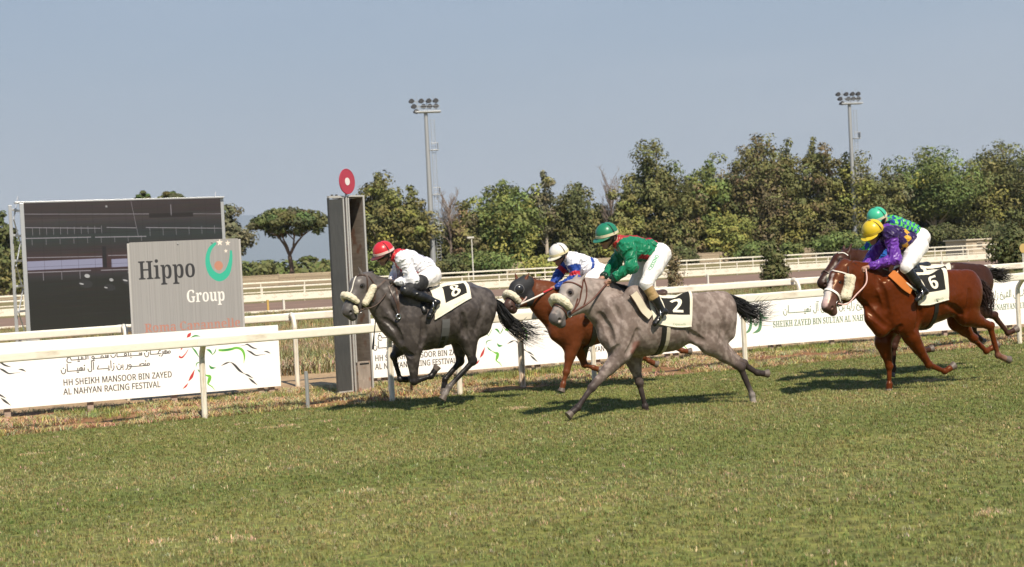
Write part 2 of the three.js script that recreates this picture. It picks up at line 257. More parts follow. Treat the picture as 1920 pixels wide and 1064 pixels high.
// ---------------------------------------------------------------- banners: a printed board on a frame with short legs
function banner(label, t0, t1, tex, period, phase, y0 = .135, y1 = 1.035) {
  const g = thing('banner', label, 'banner', W((t0 + t1) / 2, 0, 2.34), TURN, 'sponsor banners'), L = t1 - t0;
  const boardM = mat(0xffffff, .55, { map: tex });
  const s = bevelBox(L, y1 - y0, .03, .004, 0, (y0 + y1) / 2, -.022); part('backing_board', s, whiteDull, g);
  const NX = Math.round(L * 5), NY = 5, P = [], U = [], I = [];
  for (let j = 0; j <= NY; j++) for (let i = 0; i <= NX; i++) { const a = lerp(-L / 2, L / 2, i / NX), y = lerp(y0, y1, j / NY), ew = (i === 0 || i === NX || j === 0 || j === NY) ? 0 : 1; P.push(a, y, .002 + ew * .010 * vnoise((t0 + a) * 2.1 + 40, y * 3, 3)); U.push((a + L / 2 + t0 - phase) / period, j / NY); }
  for (let j = 0; j < NY; j++) for (let i = 0; i < NX; i++) { const a = j * (NX + 1) + i; I.push(a, a + 1, a + NX + 1, a + 1, a + NX + 2, a + NX + 1); }
  const q = new THREE.BufferGeometry(); q.setAttribute('position', new THREE.Float32BufferAttribute(P, 3)); q.setAttribute('uv', new THREE.Float32BufferAttribute(U, 2)); q.setIndex(I); q.computeVertexNormals();
  tex.wrapS = THREE.RepeatWrapping; part('printed_sheet', q, boardM, g);
  const legM = mat([.36, .27, .22], .85);
  for (let a = -L / 2 + .06; a <= L / 2; a += 1.15 + .25 * rnd()) { part('leg', bevelBox(.085, y0 + .5, .06, .004, 0, (y0 + .4) / 2 - .05, -.07), legM, g).position.x = Math.min(a, L / 2 - .06); if (rnd() > .6) part('leg', bevelBox(.085, y0 + .5, .06, .004, 0, (y0 + .4) / 2 - .05, -.07), legM, g).position.x = Math.min(a + .16, L / 2 - .06); }
}
banner('left white festival banner, ending just left of the finish tower', -13.0, -2.76, festival, 3.4, -6.10);
banner('middle white festival banner behind the two leading horses, right of the finish tower', -1.36, 4.6, festival, 3.4, -1.58);
banner('right white cup banner with green lettering, behind the rearmost horses', 4.66, 19, zayedCup, 3.31, 5.16);

// ---------------------------------------------------------------- finish tower with a red disc
{
  const n = 1.3, g = thing('finish_tower', 'tall grey metal finish tower topped with a red disc', 'tower', W(-2.2, 0, n), TURN + .2);
  const steel = dataTex(256, (u, v) => { const a = tfbm(u, v, 4, 5, 501), b = tfbm(u, v * .1, 64, 2, 511); return mixc([.255, .26, .262], [.31, .31, .305], a).map((c) => c * (.92 + .16 * b)); });
  const tan = dataTex(256, (u, v) => { const a = tfbm(u, v, 4, 5, 521), b = tfbm(u, v * .12, 48, 2, 531); let k = mixc([.58, .53, .49], [.68, .63, .58], a).map((c) => c * (.88 + .2 * b)); return mixc(k, [.5, .3, .22], smooth(.66, .8, tfbm(u, v, 6, 3, 541)) * .5); });
  const dark = mat(0xffffff, .55, { map: steel, metalness: .25 }), pale = mat(0xffffff, .6, { map: tan, metalness: .2 }), rim = mat([.50, .485, .46], .45, { metalness: .35 });
  const up = (o, y0) => o.translate(0, y0, 0);
  part('front_panel', bevelBox(.205, 2.72, .04, .004, .105, 1.44, 0), dark, g);
  part('edge_strip', bevelBox(.014, 2.76, .06, .003, -.006, 1.44, .004), dark, g); part('edge_strip', bevelBox(.02, 2.76, .06, .003, .22, 1.44, .004), rim, g);
  part('panel_foot', box(.235, .02, .065, .107, .062, .006), rim, g); part('panel_head', box(.235, .03, .065, .107, 2.835, .006), rim, g);
  part('inner_wall', bevelBox(.02, 2.8, .42, .003, (.325), 1.42, -.23), pale, g);
  part('side_wall', bevelBox(.02, 2.74, .46, .003, .555, 1.455, -.23), pale, g);
  part('side_rim', bevelBox(.028, 2.76, .02, .003, .558, 1.455, .012), rim, g); part('inner_rim', bevelBox(.022, 2.36, .03, .003, .312, 1.64, .0), rim, g);
  part('back_wall', bevelBox(.21, 2.74, .02, .003, .44, 1.455, -.45), dark, g);
  part('roof_plate', bevelBox(.27, .025, .48, .004, .44, 2.842, -.22), rim, g); part('floor_plate', box(.2, .02, .42, .44, .1, -.23), pale, g);
  const lower = part('lower_plate', bevelBox(.205, .52, .03, .004, .42, .21, .012), pale, g);
  part('slot', box(.15, .022, .012, .425, .435, .024), mat([.01, .01, .01], .9), lower);
  const mir = part('slanted_mirror', bevelBox(.12, .95, .015, .003), mat([.30, .31, .31], .3, { metalness: .5 }), g); mir.position.set(.40, .92, -.22); mir.rotation.x = .3;
  part('stem', new THREE.CylinderGeometry(.013, .013, 2.98, 10).translate(.272, 1.49, .02), rim, g);
  for (const x of [.06, .13]) part('bolt', box(.025, .03, .03, x, 2.855, 0), mat([.05, .05, .05], .6), g);
  const d = part('disc', new THREE.CylinderGeometry(.178, .178, .012, 56).rotateX(Math.PI / 2), mat([.42, .045, .075], .5), g); d.position.set(.285, 3.05, .05); d.rotation.y = -TURN + .95 - .115;
  part('disc_ring', new THREE.TorusGeometry(.175, .008, 8, 56), mat([.36, .03, .06], .5), d); part('disc_centre', new THREE.CylinderGeometry(.055, .055, .018, 32).rotateX(Math.PI / 2), mat([.74, .70, .68], .6), d);
  part('disc_bracket', box(.03, .07, .03, .278, 2.9, .03), mat([.5, .2, .2], .6), g);
}
// ---------------------------------------------------------------- sponsor board
{
  const g = thing('sponsor_board', 'grey translucent board with dark lettering and a green ring emblem', 'board', W(-3.95, 0, 2.9), TURN);
  const tex = canvasTex(1024, 840, (x, w, h) => {
    x.fillStyle = '#a4a2a0'; x.fillRect(0, 0, w, h);
    for (let i = 0; i < 260; i++) { const v = 132 + rnd() * 44 | 0; x.fillStyle = `rgba(${v},${v - 2},${v - 4},.35)`; x.fillRect(i * 4, 0, 2 + rnd() * 2, h); }
    for (let i = 0; i < 90; i++) { const v = rnd() > .5 ? 190 : 105; x.fillStyle = `rgba(${v},${v - 4},${v - 10},${rr(.05, .2)})`; x.fillRect(rnd() * w, h * rr(.45, .75), rr(1, 3), h * rr(.1, .4)); }
    x.fillStyle = '#3b3a3c'; x.font = '700 218px serif'; fitText(x, 'Hippo', 70, 322, 532);
    x.fillStyle = '#f4f0ea'; x.font = '700 150px serif'; fitText(x, 'Group', 500, 540, 366);
    x.fillStyle = 'rgba(196,128,108,.82)'; x.font = '700 104px serif'; fitText(x, 'Roma Capannelle', 100, 776, 900); x.fillStyle = 'rgba(160,157,154,.55)'; for (let i = 0; i < 26; i++) x.fillRect(100 + rnd() * 800, 695 + rnd() * 85, rr(20, 90), rr(3, 12));
    ribbon(x, [[806, 34, 10], [752, 80, 17], [722, 150, 19], [722, 225, 24], [755, 300, 30], [824, 338, 34], [890, 305, 29], [926, 235, 20], [942, 165, 14], [945, 105, 10]], '#3fb79a');
    x.fillStyle = '#c08a74'; x.beginPath(); x.arc(820, 234, 41, 0, 7); x.fill();
    const star = (cx, cy, r) => { x.fillStyle = '#f3e6d8'; x.beginPath(); for (let i = 0; i < 10; i++) { const a = -Math.PI / 2 + i * Math.PI / 5, q = i % 2 ? r * .42 : r; x.lineTo(cx + Math.cos(a) * q, cy + Math.sin(a) * q); } x.fill(); };
    star(842, 32, 34); star(918, 40, 28); star(896, 108, 20);
  });
  const wd = 1.6, y0 = .92, y1 = 2.345;
  const shape = new THREE.Shape(), a = wd / 2, rd = .03; shape.moveTo(-a, y0); shape.lineTo(a, y0); shape.lineTo(a, y1 - rd); shape.quadraticCurveTo(a, y1, a - rd, y1); shape.lineTo(-a + rd, y1); shape.quadraticCurveTo(-a, y1, -a, y1 - rd); shape.closePath();
  const pg = new THREE.ExtrudeGeometry(shape, { depth: .016, bevelEnabled: false, curveSegments: 6 }); const ps = pg.attributes.position, uv = pg.attributes.uv; for (let i = 0; i < ps.count; i++) uv.setXY(i, (ps.getX(i) + a) / wd, clamp((ps.getY(i) - 1.05) / (y1 - 1.05)));
  part('panel', pg, new THREE.MeshPhysicalMaterial({ map: tex, roughness: .35, transmission: .14, thickness: 0, color: 0xffffff }), g);
  const fr = mat([.50, .48, .46], .5, { metalness: .3 });
  for (const s of [-1, 1]) { part('frame_strip', bevelBox(.03, y1 - y0 - .03, .03, .004, s * (a + .012), (y0 + y1) / 2, .008), fr, g); part('leg', new THREE.CylinderGeometry(.025, .025, 1.5, 10).translate(s * .6, .72, -.04), galv, g); }
  part('cross_rail', box(1.5, .04, .03, 0, 1.2, -.03), galv, g);
  for (const [x, y] of [[-.1, 2.3], [.4, 2.3]]) part('rivet', new THREE.SphereGeometry(.012, 8, 6).translate(x, y, .02), galv, g);
}
// ---------------------------------------------------------------- big video screen
{
  const n = 24, t0 = -4.5, t1 = 1.08, g = thing('video_screen', 'large dark outdoor video screen with a truss at its left side', 'screen', W((t0 + t1) / 2, 0, n), TURN + .015), L = t1 - t0, y0 = .5, y1 = 4.12;
  const tex = canvasTex(1024, 660, (x, w, h) => {
    const rows = [[0, '#332a2b'], [.1, '#2b2425'], [.13, '#3a3334'], [.2, '#27272a'], [.28, '#232d2c'], [.36, '#292628'], [.45, '#3a2729'], [.52, '#3a2428'], [.58, '#2a272b'], [.62, '#1c1d1a'], [.8, '#191a15'], [1, '#1e1e19']];
    const gr = x.createLinearGradient(0, 0, 0, h); rows.forEach(([a, c]) => gr.addColorStop(a, c)); x.fillStyle = gr; x.fillRect(0, 0, w, h);
    for (let i = 0; i < 1500; i++) { x.fillStyle = `rgba(${rnd() > .5 ? 70 : 8},${rnd() > .5 ? 62 : 8},${rnd() > .5 ? 66 : 10},.10)`; x.fillRect(rnd() * w, rnd() * h, rr(20, 160), rr(1, 4)); }
    x.strokeStyle = '#827e86'; const ln = (x0, y0_, x1, y1_, lw) => { x.lineWidth = lw; x.beginPath(); x.moveTo(x0 * w, y0_ * h); x.lineTo(x1 * w, y1_ * h); x.stroke(); };
    ln(0, .085, 1, .13, 3); x.fillStyle = '#191415'; x.fillRect(.62 * w, .11 * h, .23 * w, .035 * h); ln(.735, .04, .735, .13, 4);
    ln(0, .19, .37, .215, 4); ln(.4, .21, .55, .222, 4); ln(.6, .222, 1, .25, 4); for (let i = 0; i < 11; i++) ln(.035 + i * .034, .195, .035 + i * .034, .255, 2); for (let i = 0; i < 6; i++) ln(.62 + i * .068, .225, .62 + i * .068, .29, 2);
    ln(0, .275, .32, .283, 5); ln(.34, .285, .6, .293, 5); for (let i = 0; i < 9; i++) ln(.03 + i * .068, .285, .03 + i * .068, .33, 2);
    x.fillStyle = '#8687a0'; x.fillRect(0, .455 * h, .37 * w, .07 * h); x.fillRect(.415 * w, .465 * h, .585 * w, .065 * h); ln(0, .425, .37, .44, 4); ln(.4, .435, 1, .455, 4); ln(0, .542, .31, .548, 5); ln(.36, .55, .6, .555, 5);
    x.fillStyle = '#17151a'; x.fillRect(.372 * w, .36 * h, .02 * w, .17 * h); for (let i = 0; i < 3; i++) ln(.075 + i * .09, .55, .075 + i * .09, .61, 3);
    for (const [cx, cy, s] of [[.28, .6, 1], [.4, .64, .8], [.5, .59, 1.1]]) { x.fillStyle = '#2a2a2c'; x.beginPath(); x.ellipse(cx * w, (cy + .05) * h, 36 * s, 22 * s, .2, 0, 7); x.fill(); x.fillStyle = '#a6a6a8'; x.beginPath(); x.ellipse((cx + .01) * w, (cy - .01) * h, 14 * s, 10 * s, .3, 0, 7); x.fill(); x.beginPath(); x.ellipse((cx - .02) * w, (cy + .05) * h, 12 * s, 4 * s, .3, 0, 7); x.fill(); }
    ln(.53, 0, .56, .3, 2); x.fillStyle = '#8c8c8e'; x.fillRect(.4 * w, .035 * h, 10, 10); x.fillStyle = 'rgba(0,0,0,.35)'; for (let i = 1; i < 12; i++) x.fillRect(i * w / 12, 0, 1.5, h); for (let i = 1; i < 8; i++) x.fillRect(0, i * h / 8, w, 1.5);
  });
  part('screen_face', new THREE.PlaneGeometry(L, y1 - y0).translate(0, (y0 + y1) / 2, .302), mat([.55, .55, .55], .55, { map: tex, emissive: col(1, 1, 1), emissiveMap: tex, emissiveIntensity: .3 }), g);
  const cab = mat([.05, .05, .055], .6), al = mat([.52, .53, .54], .4, { metalness: .55 });
  part('cabinet', bevelBox(L, y1 - y0, .2, .006, 0, (y0 + y1) / 2, .2), cab, g); part('top_beam', bevelBox(L + .36, .045, .3, .006, -.06, y1 + .026, .15), al, g);
  part('front_upright', bevelBox(.11, y1, .09, .006, -L / 2 - .06, y1 / 2, .27), al, g); part('front_upright', bevelBox(.11, y1, .09, .006, L / 2 + .06, y1 / 2, .16), al, g);
  for (const x of [-L / 2 - .06, L / 2 + .06]) {
    part('rear_upright', bevelBox(.09, y1, .09, .005, x - .24, y1 / 2, -.55), al, g); const skew = -Math.atan2(-.24, .82);
    for (let k = 0; k < 6; k++) { const rg = part('truss_rung', bevelBox(.06, .06, .84, .004), al, g); rg.position.set(x - .12, .35 + k * .72, -.14); rg.rotation.y = -skew; const b = part('truss_brace', bevelBox(.03, .03, 1.05, .004), al, g); b.position.set(x - .12, .71 + k * .66, -.14); b.rotation.order = 'YXZ'; b.rotation.y = -skew; b.rotation.x = (k % 2 ? 1 : -1) * .72; }
    part('ballast', bevelBox(.5, .3, .9, .01, x * .98, .15, -.3), mat([.4, .39, .37], .9), g);
  }
  part('bottom_beam', bevelBox(L, .1, .2, .006, 0, y0 - .055, .16), al, g);
}
// ---------------------------------------------------------------- far side of the course: white boards and rails
{
  const g = thing('board_fence', 'long low fence of white boards and a thin top rail beyond the dirt track', 'fence', W(0, 0, 67), TURN);
  const bd = bevelBox(7.94, .42, .05, .006, 0, .30, 0), tr = railProfile(8, .09, .09), lo = railProfile(8, .05, .05), ps = box(.07, .98, .07, 0, .49, -.07);
  for (let k = 0; k < 15; k++) { const t = -22 + k * 8; part('board', bd, white, g).position.set(t + 4, rr(-.015, .015), 0); part('top_rail', tr, white, g).position.set(t, .93, -.07); part('mid_rail', lo, white, g).position.set(t, .64, -.07); for (const q of [0, 2.66, 5.33]) part('post', ps, white, g).position.x = t + q; }
  const g2 = thing('track_rail', 'thin white rail on posts behind the white board fence beyond the dirt track', 'rail', W(0, 0, 84), TURN);
  const tr2 = railProfile(10, .11, .1), p2 = box(.07, 1.1, .07, 0, .52, 0);
  for (let k = 0; k < 15; k++) { const t = -30 + k * 10; part('rail_bar', tr2, white, g2).position.set(t, 1.1, 0); for (const q of [0, 3.33, 6.66]) part('post', p2, white, g2).position.x = t + q; }
  const g3 = thing('track_kerb', 'thin white kerb strip on the near side of the dirt track', 'kerb', W(0, 0, 45.2), TURN);
  for (let k = 0; k < 14; k++) part('kerb_piece', bevelBox(7.9, .09, .1, .01, 0, .045, 0), white, g3).position.x = -22 + k * 8;
  for (const [px, c, where] of [[502, [.55, .36, .1], 'left of the umbrella pine trunk'], [532, [.7, .68, .6], 'below the umbrella pine trunk'], [700, [.7, .68, .6], 'right of the finish tower'], [1230, [.7, .68, .6], 'left of the tiny brown bush'], [1330, [.7, .68, .6], 'right of the tiny brown bush'], [1690, [.7, .68, .6], 'by the purple rider'], [1770, [.7, .68, .6], 'above the red-bay horse rump']]) {
    const t = onPlane(px, 575, 47)[0], m = thing('marker_post', (c[2] < .2 ? 'small ochre marker post ' : 'small white marker post ') + where + ' on the dirt track', 'marker post', W(t, 0, 47), TURN, c[2] < .2 ? undefined : 'white marker posts');
    part('shaft', bevelBox(.09, .5, .09, .01, 0, .25, 0), mat(c, .7), m); part('cap', bevelBox(.11, .05, .11, .012, 0, .52, 0), mat(c, .7), m);
  }
}
// ---------------------------------------------------------------- slatted timber fence in front of the trees
{
  const g = thing('timber_fence', 'long tan fence of horizontal timber slats below the trees', 'fence', W(0, 0, 165), TURN);
  const sl = [0, 1, 2, 3].map((i) => mat(mixc([.30, .235, .165], [.42, .335, .24], i / 3), .9)), sg = bevelBox(7.6, .19, .05, .01), pg = bevelBox(.2, 1.7, .2, .02, 0, .85, -.12), pm = mat([.25, .2, .15], .9);
  for (let k = 0; k < 26; k++) { const t = 4 + k * 7.7; part('post', pg, pm, g).position.x = t - 3.85; for (let j = 0; j < 7; j++) part('slat', sg, sl[(k * 5 + j * 3 + (rnd() * 4 | 0)) % 4], g).position.set(t, .2 + j * .215, rr(-.02, .02)); }
}
// ---------------------------------------------------------------- small hut
{
  const p = onPlane(1815, 470, 92), g = thing('hut', 'small cream flat-roofed hut behind the far white fence', 'hut', W(p[0], 0, 92), TURN);
  part('wall', bevelBox(3.0, 1.55, 3, .02, 0, .775, 0), mat([.46, .38, .29], .9), g); part('roof', bevelBox(3.3, .14, 3.4, .02, 0, 1.63, 0), mat([.55, .48, .38], .9), g);
  const w = part('window', box(.7, .45, .03, .2, 1.1, 1.51), mat([.12, .10, .08], .5), g); part('frame', box(.8, .06, .04, .2, 1.35, 1.52), mat([.5, .43, .34], .8), w);
  part('door', box(.6, 1.35, .03, -1.0, .68, 1.51), mat([.33, .27, .2], .8), g);
}
// ---------------------------------------------------------------- floodlight masts and a lamp
function mast(label, px, py, n) {
  const [t, h] = onPlane(px, py, n), g = thing('floodlight_mast', label, 'mast', W(t, 0, n), TURN * .4, 'floodlight masts');
  const m = mat([.40, .41, .42], .5, { metalness: .5 }), dk = mat([.055, .055, .06], .5, { metalness: .3 });
  const H = h - 1.6; part('pole', new THREE.CylinderGeometry(.27, .46, H, 16).translate(0, H / 2, 0), m, g);
  part('gantry', bevelBox(3.7, .22, 1.3, .03, .3, H + .05, 0), m, g); for (const y of [.35, .62, .9]) part('gantry_guard', box(3.3, .06, .05, .4, H + y, .62), m, g);
  for (const y of [.85, 1.55]) part('lamp_bar', box(4.0, .07, .07, .1, H + y, .1), m, g);
  for (const x of [-1.2, .2, 1.5]) part('bar_upright', box(.07, 1.9, .07, x, H + .9, .05), m, g);
  const lamp = new THREE.SphereGeometry(.36, 14, 10).scale(1.25, .78, 1), rim = new THREE.CylinderGeometry(.34, .36, .12, 16).rotateX(Math.PI / 2);
  for (const [x, y] of [[-2, 1.62], [-.6, 1.6], [.5, 1.6], [1.5, 1.6], [-1.7, .85], [-.3, .82], [.6, .82], [1.5, .82], [-1.4, .12]]) { const l = part('floodlight', lamp, dk, g); l.position.set(x, H + y, .2); l.rotation.z = .2; part('lamp_glass', rim, dk, l).position.z = .3; }
  for (const x of [-1.2, 1.2]) part('lightning_rod', new THREE.CylinderGeometry(.02, .03, 1, 6).translate(x, H + 2.1, 0), m, g);
  const rail = new THREE.CylinderGeometry(.035, .035, H - 2, 6), rung = new THREE.CylinderGeometry(.03, .03, .56, 5).rotateZ(Math.PI / 2);
  const lad = part('ladder', rail.clone().translate(.62, H / 2, .1), m, g); part('ladder_rail', rail.clone().translate(1.18, H / 2, .1), m, lad);
  for (let y = 1.2; y < H - 1; y += .42) part('rung', rung, m, lad).position.set(.9, y, .1);
  for (const y of [H * .28, H * .5, H * .77]) { part('landing', bevelBox(1.2, .1, .9, .02, .95, y, .1), m, g); part('landing_guard', bevelBox(.07, 1.0, .9, .02, 1.5, y + .55, .1), m, g); part('landing_guard', bevelBox(1.1, .08, .05, .02, .95, y + 1, .5), m, g); }
}
mast('left floodlight mast rising behind the lead rider in white', 797, 190, 170); mast('right floodlight mast rising behind the rider in purple', 1592, 177, 170);
{
  const [t, h] = onPlane(884, 446, 120), g = thing('street_lamp', 'small pale street lamp between the trees, left of the rider in blue and white', 'lamp post', W(t, 0, 120), 0), m = mat([.62, .6, .56], .5);
  part('pole', new THREE.CylinderGeometry(.05, .08, h, 10).translate(0, h / 2, 0), m, g); const hd = part('lamp_head', bevelBox(.75, .16, .3, .04, -.1, h + .02, 0), m, g); part('lamp_glass', bevelBox(.4, .05, .24, .02, -.2, h - .08, 0), mat([.7, .7, .66], .3), hd);
}
{
  const [t, h] = onPlane(1919, 466, 30), g = thing('round_marker', 'round ochre disc on a pole at the right edge behind the rail', 'marker', W(t, 0, 30), TURN);
  part('pole', new THREE.CylinderGeometry(.03, .03, h, 8).translate(0, h / 2, -.03), whiteDull, g); const d = part('disc', new THREE.CylinderGeometry(.2, .2, .03, 32).rotateX(Math.PI / 2), mat([.46, .33, .12], .6), g); d.position.set(0, h, 0); part('disc_rim', new THREE.TorusGeometry(.2, .015, 8, 32), mat([.4, .28, .1], .6), d);
}
// ---------------------------------------------------------------- trees
class Leaves {
  constructor() { this.P = []; this.C = []; }
  clump(c, rx, ry, rz, n, size, tone, vary = .3) {
    const b = 1 + (rnd() - .5) * vary;
    for (let i = 0; i < n; i++) {
      let x, y, z, q; do { x = rr(-1, 1); y = rr(-1, 1); z = rr(-1, 1); q = x * x + y * y + z * z; } while (q > 1 || q < .12);
      const s = size * rr(.55, 1.25), px = c[0] + x * rx, py = c[1] + y * ry, pz = c[2] + z * rz;
      let nx = x + gauss() * .42, ny = y * .8 + .3 + gauss() * .42, nz = z + gauss() * .42; let l = Math.hypot(nx, ny, nz) || 1; nx /= l; ny /= l; nz /= l;
      let ax = rr(-1, 1), ay = rr(-1, 1), az = rr(-1, 1), d = ax * nx + ay * ny + az * nz; ax -= d * nx; ay -= d * ny; az -= d * nz; l = Math.hypot(ax, ay, az) || 1; ax *= s / l; ay *= s / l; az *= s / l;
      const w = rr(.4, .65), bx = (ny * az - nz * ay) * w, by = (nz * ax - nx * az) * w, bz = (nx * ay - ny * ax) * w, k = b * rr(.86, 1.14), h = rr(-.012, .012);
      // a bent leaf spray: two triangles from a stalk to a broad middle and a tip
      this.P.push(px - ax, py - ay, pz - az, px + bx, py + by, pz + bz, px - bx, py - by, pz - bz, px + ax, py + ay - s * .15, pz + az, px - bx, py - by, pz - bz, px + bx, py + by, pz + bz);
      for (let j = 0; j < 6; j++) this.C.push((tone[0] + h) * k, tone[1] * k, (tone[2] + h * .4) * k);
    }
  }
  geometry() { const g = new THREE.BufferGeometry(); g.setAttribute('position', new THREE.Float32BufferAttribute(this.P, 3)); g.setAttribute('color', new THREE.Float32BufferAttribute(this.C.map((c) => Math.max(.004, c)), 3)); g.computeVertexNormals(); return g; }
}
const leafM = new THREE.MeshPhysicalMaterial({ color: 0xffffff, vertexColors: true, roughness: .75, side: THREE.DoubleSide, specularIntensity: .4 });
const bark = mat([.28, .23, .185], .95), barkPale = mat([.46, .40, .33], .9), barkRed = mat([.16, .105, .075], .95), twig = mat([.24, .19, .16], 1);
const TONE = { olive: [0.144, 0.148, 0.054], green: [0.126, 0.162, 0.050], bright: [0.211, 0.221, 0.059], dark: [0.095, 0.106, 0.041], grey: [0.140, 0.140, 0.081], brown: [0.171, 0.140, 0.077], pine: [0.086, 0.101, 0.038] };
function limb(a, b, r0, r1, bend = .12) { const L = a.distanceTo(b), m = a.clone().lerp(b, .5).add(V(gauss() * L * bend, L * .06, gauss() * L * bend)); const c = curve([a, m, b], 7); return tube(c, c.map((_, i) => lerp(r0, r1, i / 7)), 7); }
function tree(name, label, px, py, widthPx, n, tone, o = {}) {
  const [t, h] = onPlane(px, py, n), s = FOCAL / -W(t, 0, n)[2], R = widthPx * (o.broad ?? 1.22) / s / 2, g = thing(name, label, o.category ?? 'tree', W(t, 0, n), rnd() * 6, o.group ?? 'trees beyond the course');
  const H = Math.max(2, h), lv = new Leaves(), tk = [], low = o.low ?? .12, nC = Math.round((o.clumps ?? 30 + R * H * .6) * 1.45), size = o.size ?? .29;
  const lean = V(gauss() * .04 * H, 0, gauss() * .04 * H), topP = V(lean.x, H * .92, lean.z);
  const tc = curve([V(0, -.2, 0), V(lean.x * .2, H * .3, lean.z * .2), V(lean.x * .7 + gauss() * .2, H * .6, lean.z * .7), topP], 12), r0 = o.trunk ?? .018 * H + .06; tk.push(tube(tc, tc.map((_, i) => lerp(r0, r0 * .22, i / 12)), 9));
  const cs = [];
  // a few leaders, each with its own heap of clumps, give an uneven crown with gaps
  const heads = []; const nh = o.heads ?? 4 + (rnd() * 3 | 0); for (let i = 0; i < nh; i++) { const a = i / nh * 6.28 + rnd(), q = i === 0 ? 0 : i === 1 ? .2 : rr(.25, .62); heads.push([Math.cos(a) * R * q + lean.x * .5, H * (i === 0 ? 1 : i === 1 ? .95 : rr(.7, .96)), Math.sin(a) * R * q + lean.z * .5]); }
  for (let i = 0; i < nC; i++) {
    const hd = heads[i % nh], f = Math.pow(rnd(), .8), top = hd[1], y = lerp(top - R * .12, H * low + R * .15, f), a = rnd() * 6.28;
    const k = R * (.20 + .5 * Math.sin(Math.PI * clamp(.15 + f * .85)) ** .7) * rr(.35, 1), cx = hd[0] * (.6 + .5 * (1 - f)) + Math.cos(a) * k, cz = hd[2] * (.6 + .5 * (1 - f)) + Math.sin(a) * k, cr = Math.min(2.2, R * rr(.16, .36) + .3);
    const valK = rr(.72, 1.32), hueK = rr(.9, 1.18), tn_ = rnd() < (o.mix ?? .2) ? (o.tone2 ?? tone) : tone; cs.push([cx, y, cz]); lv.clump([cx, y, cz], cr * 1.1, cr * rr(.6, .9), cr * 1.1, Math.round((36 + 38 * cr) * (o.dens ?? 1)), size, tn_.map((c, q_) => c * (q_ ? 1 : hueK) * valK));
  }
  for (let i = 0; i < 8; i++) { const y = lerp(H * .62, H * .97, i / 7), q = R * lerp(.42, .2, i / 7); lv.clump([lean.x * (.5 + .06 * i) + gauss() * q * .5, y, lean.z * (.5 + .06 * i) + gauss() * q * .5], q, Math.max(.5, H * .045), q, 60, size, tone); }
  if (!o.open) for (let i = 0; i < 7; i++) lv.clump([lean.x * .5 + gauss() * R * .25, lerp(H * (low + .1), H * .72, i / 6), lean.z * .5 + gauss() * R * .25], R * .55, H * .12, R * .55, 110, size * 1.5, tone);
  for (let i = 0; i < 9; i++) { const c = cs[(rnd() * cs.length) | 0], f = clamp((c[1] / H) * .8 - .12, .15, .8), p = tc[Math.round(f * 12)]; tk.push(limb(p.clone(), V(...c), r0 * .42, r0 * .08)); }
  part('trunk', merge(tk), o.bark ?? (rnd() > .5 ? barkPale : bark), g); part('crown', lv.geometry(), leafM, g); return g;
}
function umbrellaPine(label, px, py, widthPx, n, o = {}) {
  const [t, h] = onPlane(px, py, n), s = FOCAL / -W(t, 0, n)[2], R = widthPx / s / 2, g = thing('umbrella_pine', label, 'tree', W(t, 0, n), o.turn ?? 0, 'umbrella pines'), lv = new Leaves(), tk = [], th = h * (o.thick ?? .34);
  const tips = []; const N = o.clumps ?? 46;
  for (let i = 0; i < N; i++) { const q = Math.sqrt((i + .5) / N), a = i * 2.4, x = Math.cos(a) * R * q * .92, z = Math.sin(a) * R * q * .92, dome = Math.sqrt(Math.max(0, 1 - q * q * .82)), y = h - th + th * dome * rr(.72, .86) + gauss() * .15; tips.push(V(x, y - .35, z)); const cr = R * .2 * rr(.75, 1.15); lv.clump([x, y, z], cr * 1.25, cr * .62, cr * 1.25, 120, .3, TONE.pine.map((c) => c * rr(.85, 1.3)), .35); if (rnd() > .45) lv.clump([x * .86, y - th * rr(.25, .5), z * .86], cr, cr * .5, cr, 60, .3, TONE.pine, .3); }
  const f0 = V(-.15, h * .38, 0); tk.push(tube(curve([V(0, -.2, 0), V(.05, h * .2, 0), f0], 8), [.42, .38, .36, .34, .33, .32, .32, .31, .30].map((r) => r * h / 11), 10));
  const fork = [V(-R * .16, h * .6, .2), V(R * .3, h * .62, -.1), V(R * .12, h * .58, .6), V(-R * .3, h * .63, -.5)]; fork.forEach((f) => tk.push(limb(f0.clone(), f, .21 * h / 11, .12 * h / 11, .05)));
  tips.forEach((p, i) => { if (i % 2 === 0) { const f = fork.reduce((a, b) => (a.distanceTo(p) < b.distanceTo(p) ? a : b)); tk.push(limb(f.clone(), p, .09 * h / 11, .03, .06)); } });
  part('trunk', merge(tk), barkRed, g); part('crown', lv.geometry(), leafM, g);
}
function bareTree(label, px, py, widthPx, n) {
  const [t, h] = onPlane(px, py, n), s = FOCAL / -W(t, 0, n)[2], R = widthPx / s / 2, g = thing('bare_tree', label, 'tree', W(t, 0, n), 0, 'trees beyond the course'), tk = [], tw = [];
  const trunk = limb(V(0, -.2, 0), V(.2, h * .75, 0), .3, .1, .03); tk.push(trunk);
  for (let i = 0; i < 46; i++) { const f = rr(.35, .78), a = rnd() * 6.28, b = V(.1, h * f, 0), e = V(Math.cos(a) * R * rr(.4, 1), h * clamp(f + rr(.1, .3), 0, 1), Math.sin(a) * R * rr(.4, 1)); tk.push(limb(b, e, .07, .02)); for (let k = 0; k < 5; k++) { const m = b.clone().lerp(e, rr(.4, 1)); tw.push(limb(m, m.clone().add(V(gauss() * R * .3, rr(.3, 1.3), gauss() * R * .3)), .03, .012)); } }
  const tr = part('trunk', merge(tk), twig, g); part('twigs', merge(tw), twig, tr);
}
const N0 = 172;
umbrellaPine('umbrella pine with a broad flat crown standing alone left of the finish tower', 540, 389, 152, 168);
umbrellaPine('umbrella pine whose round top shows above the middle of the video screen', 318, 346, 66, 176, { clumps: 26 });
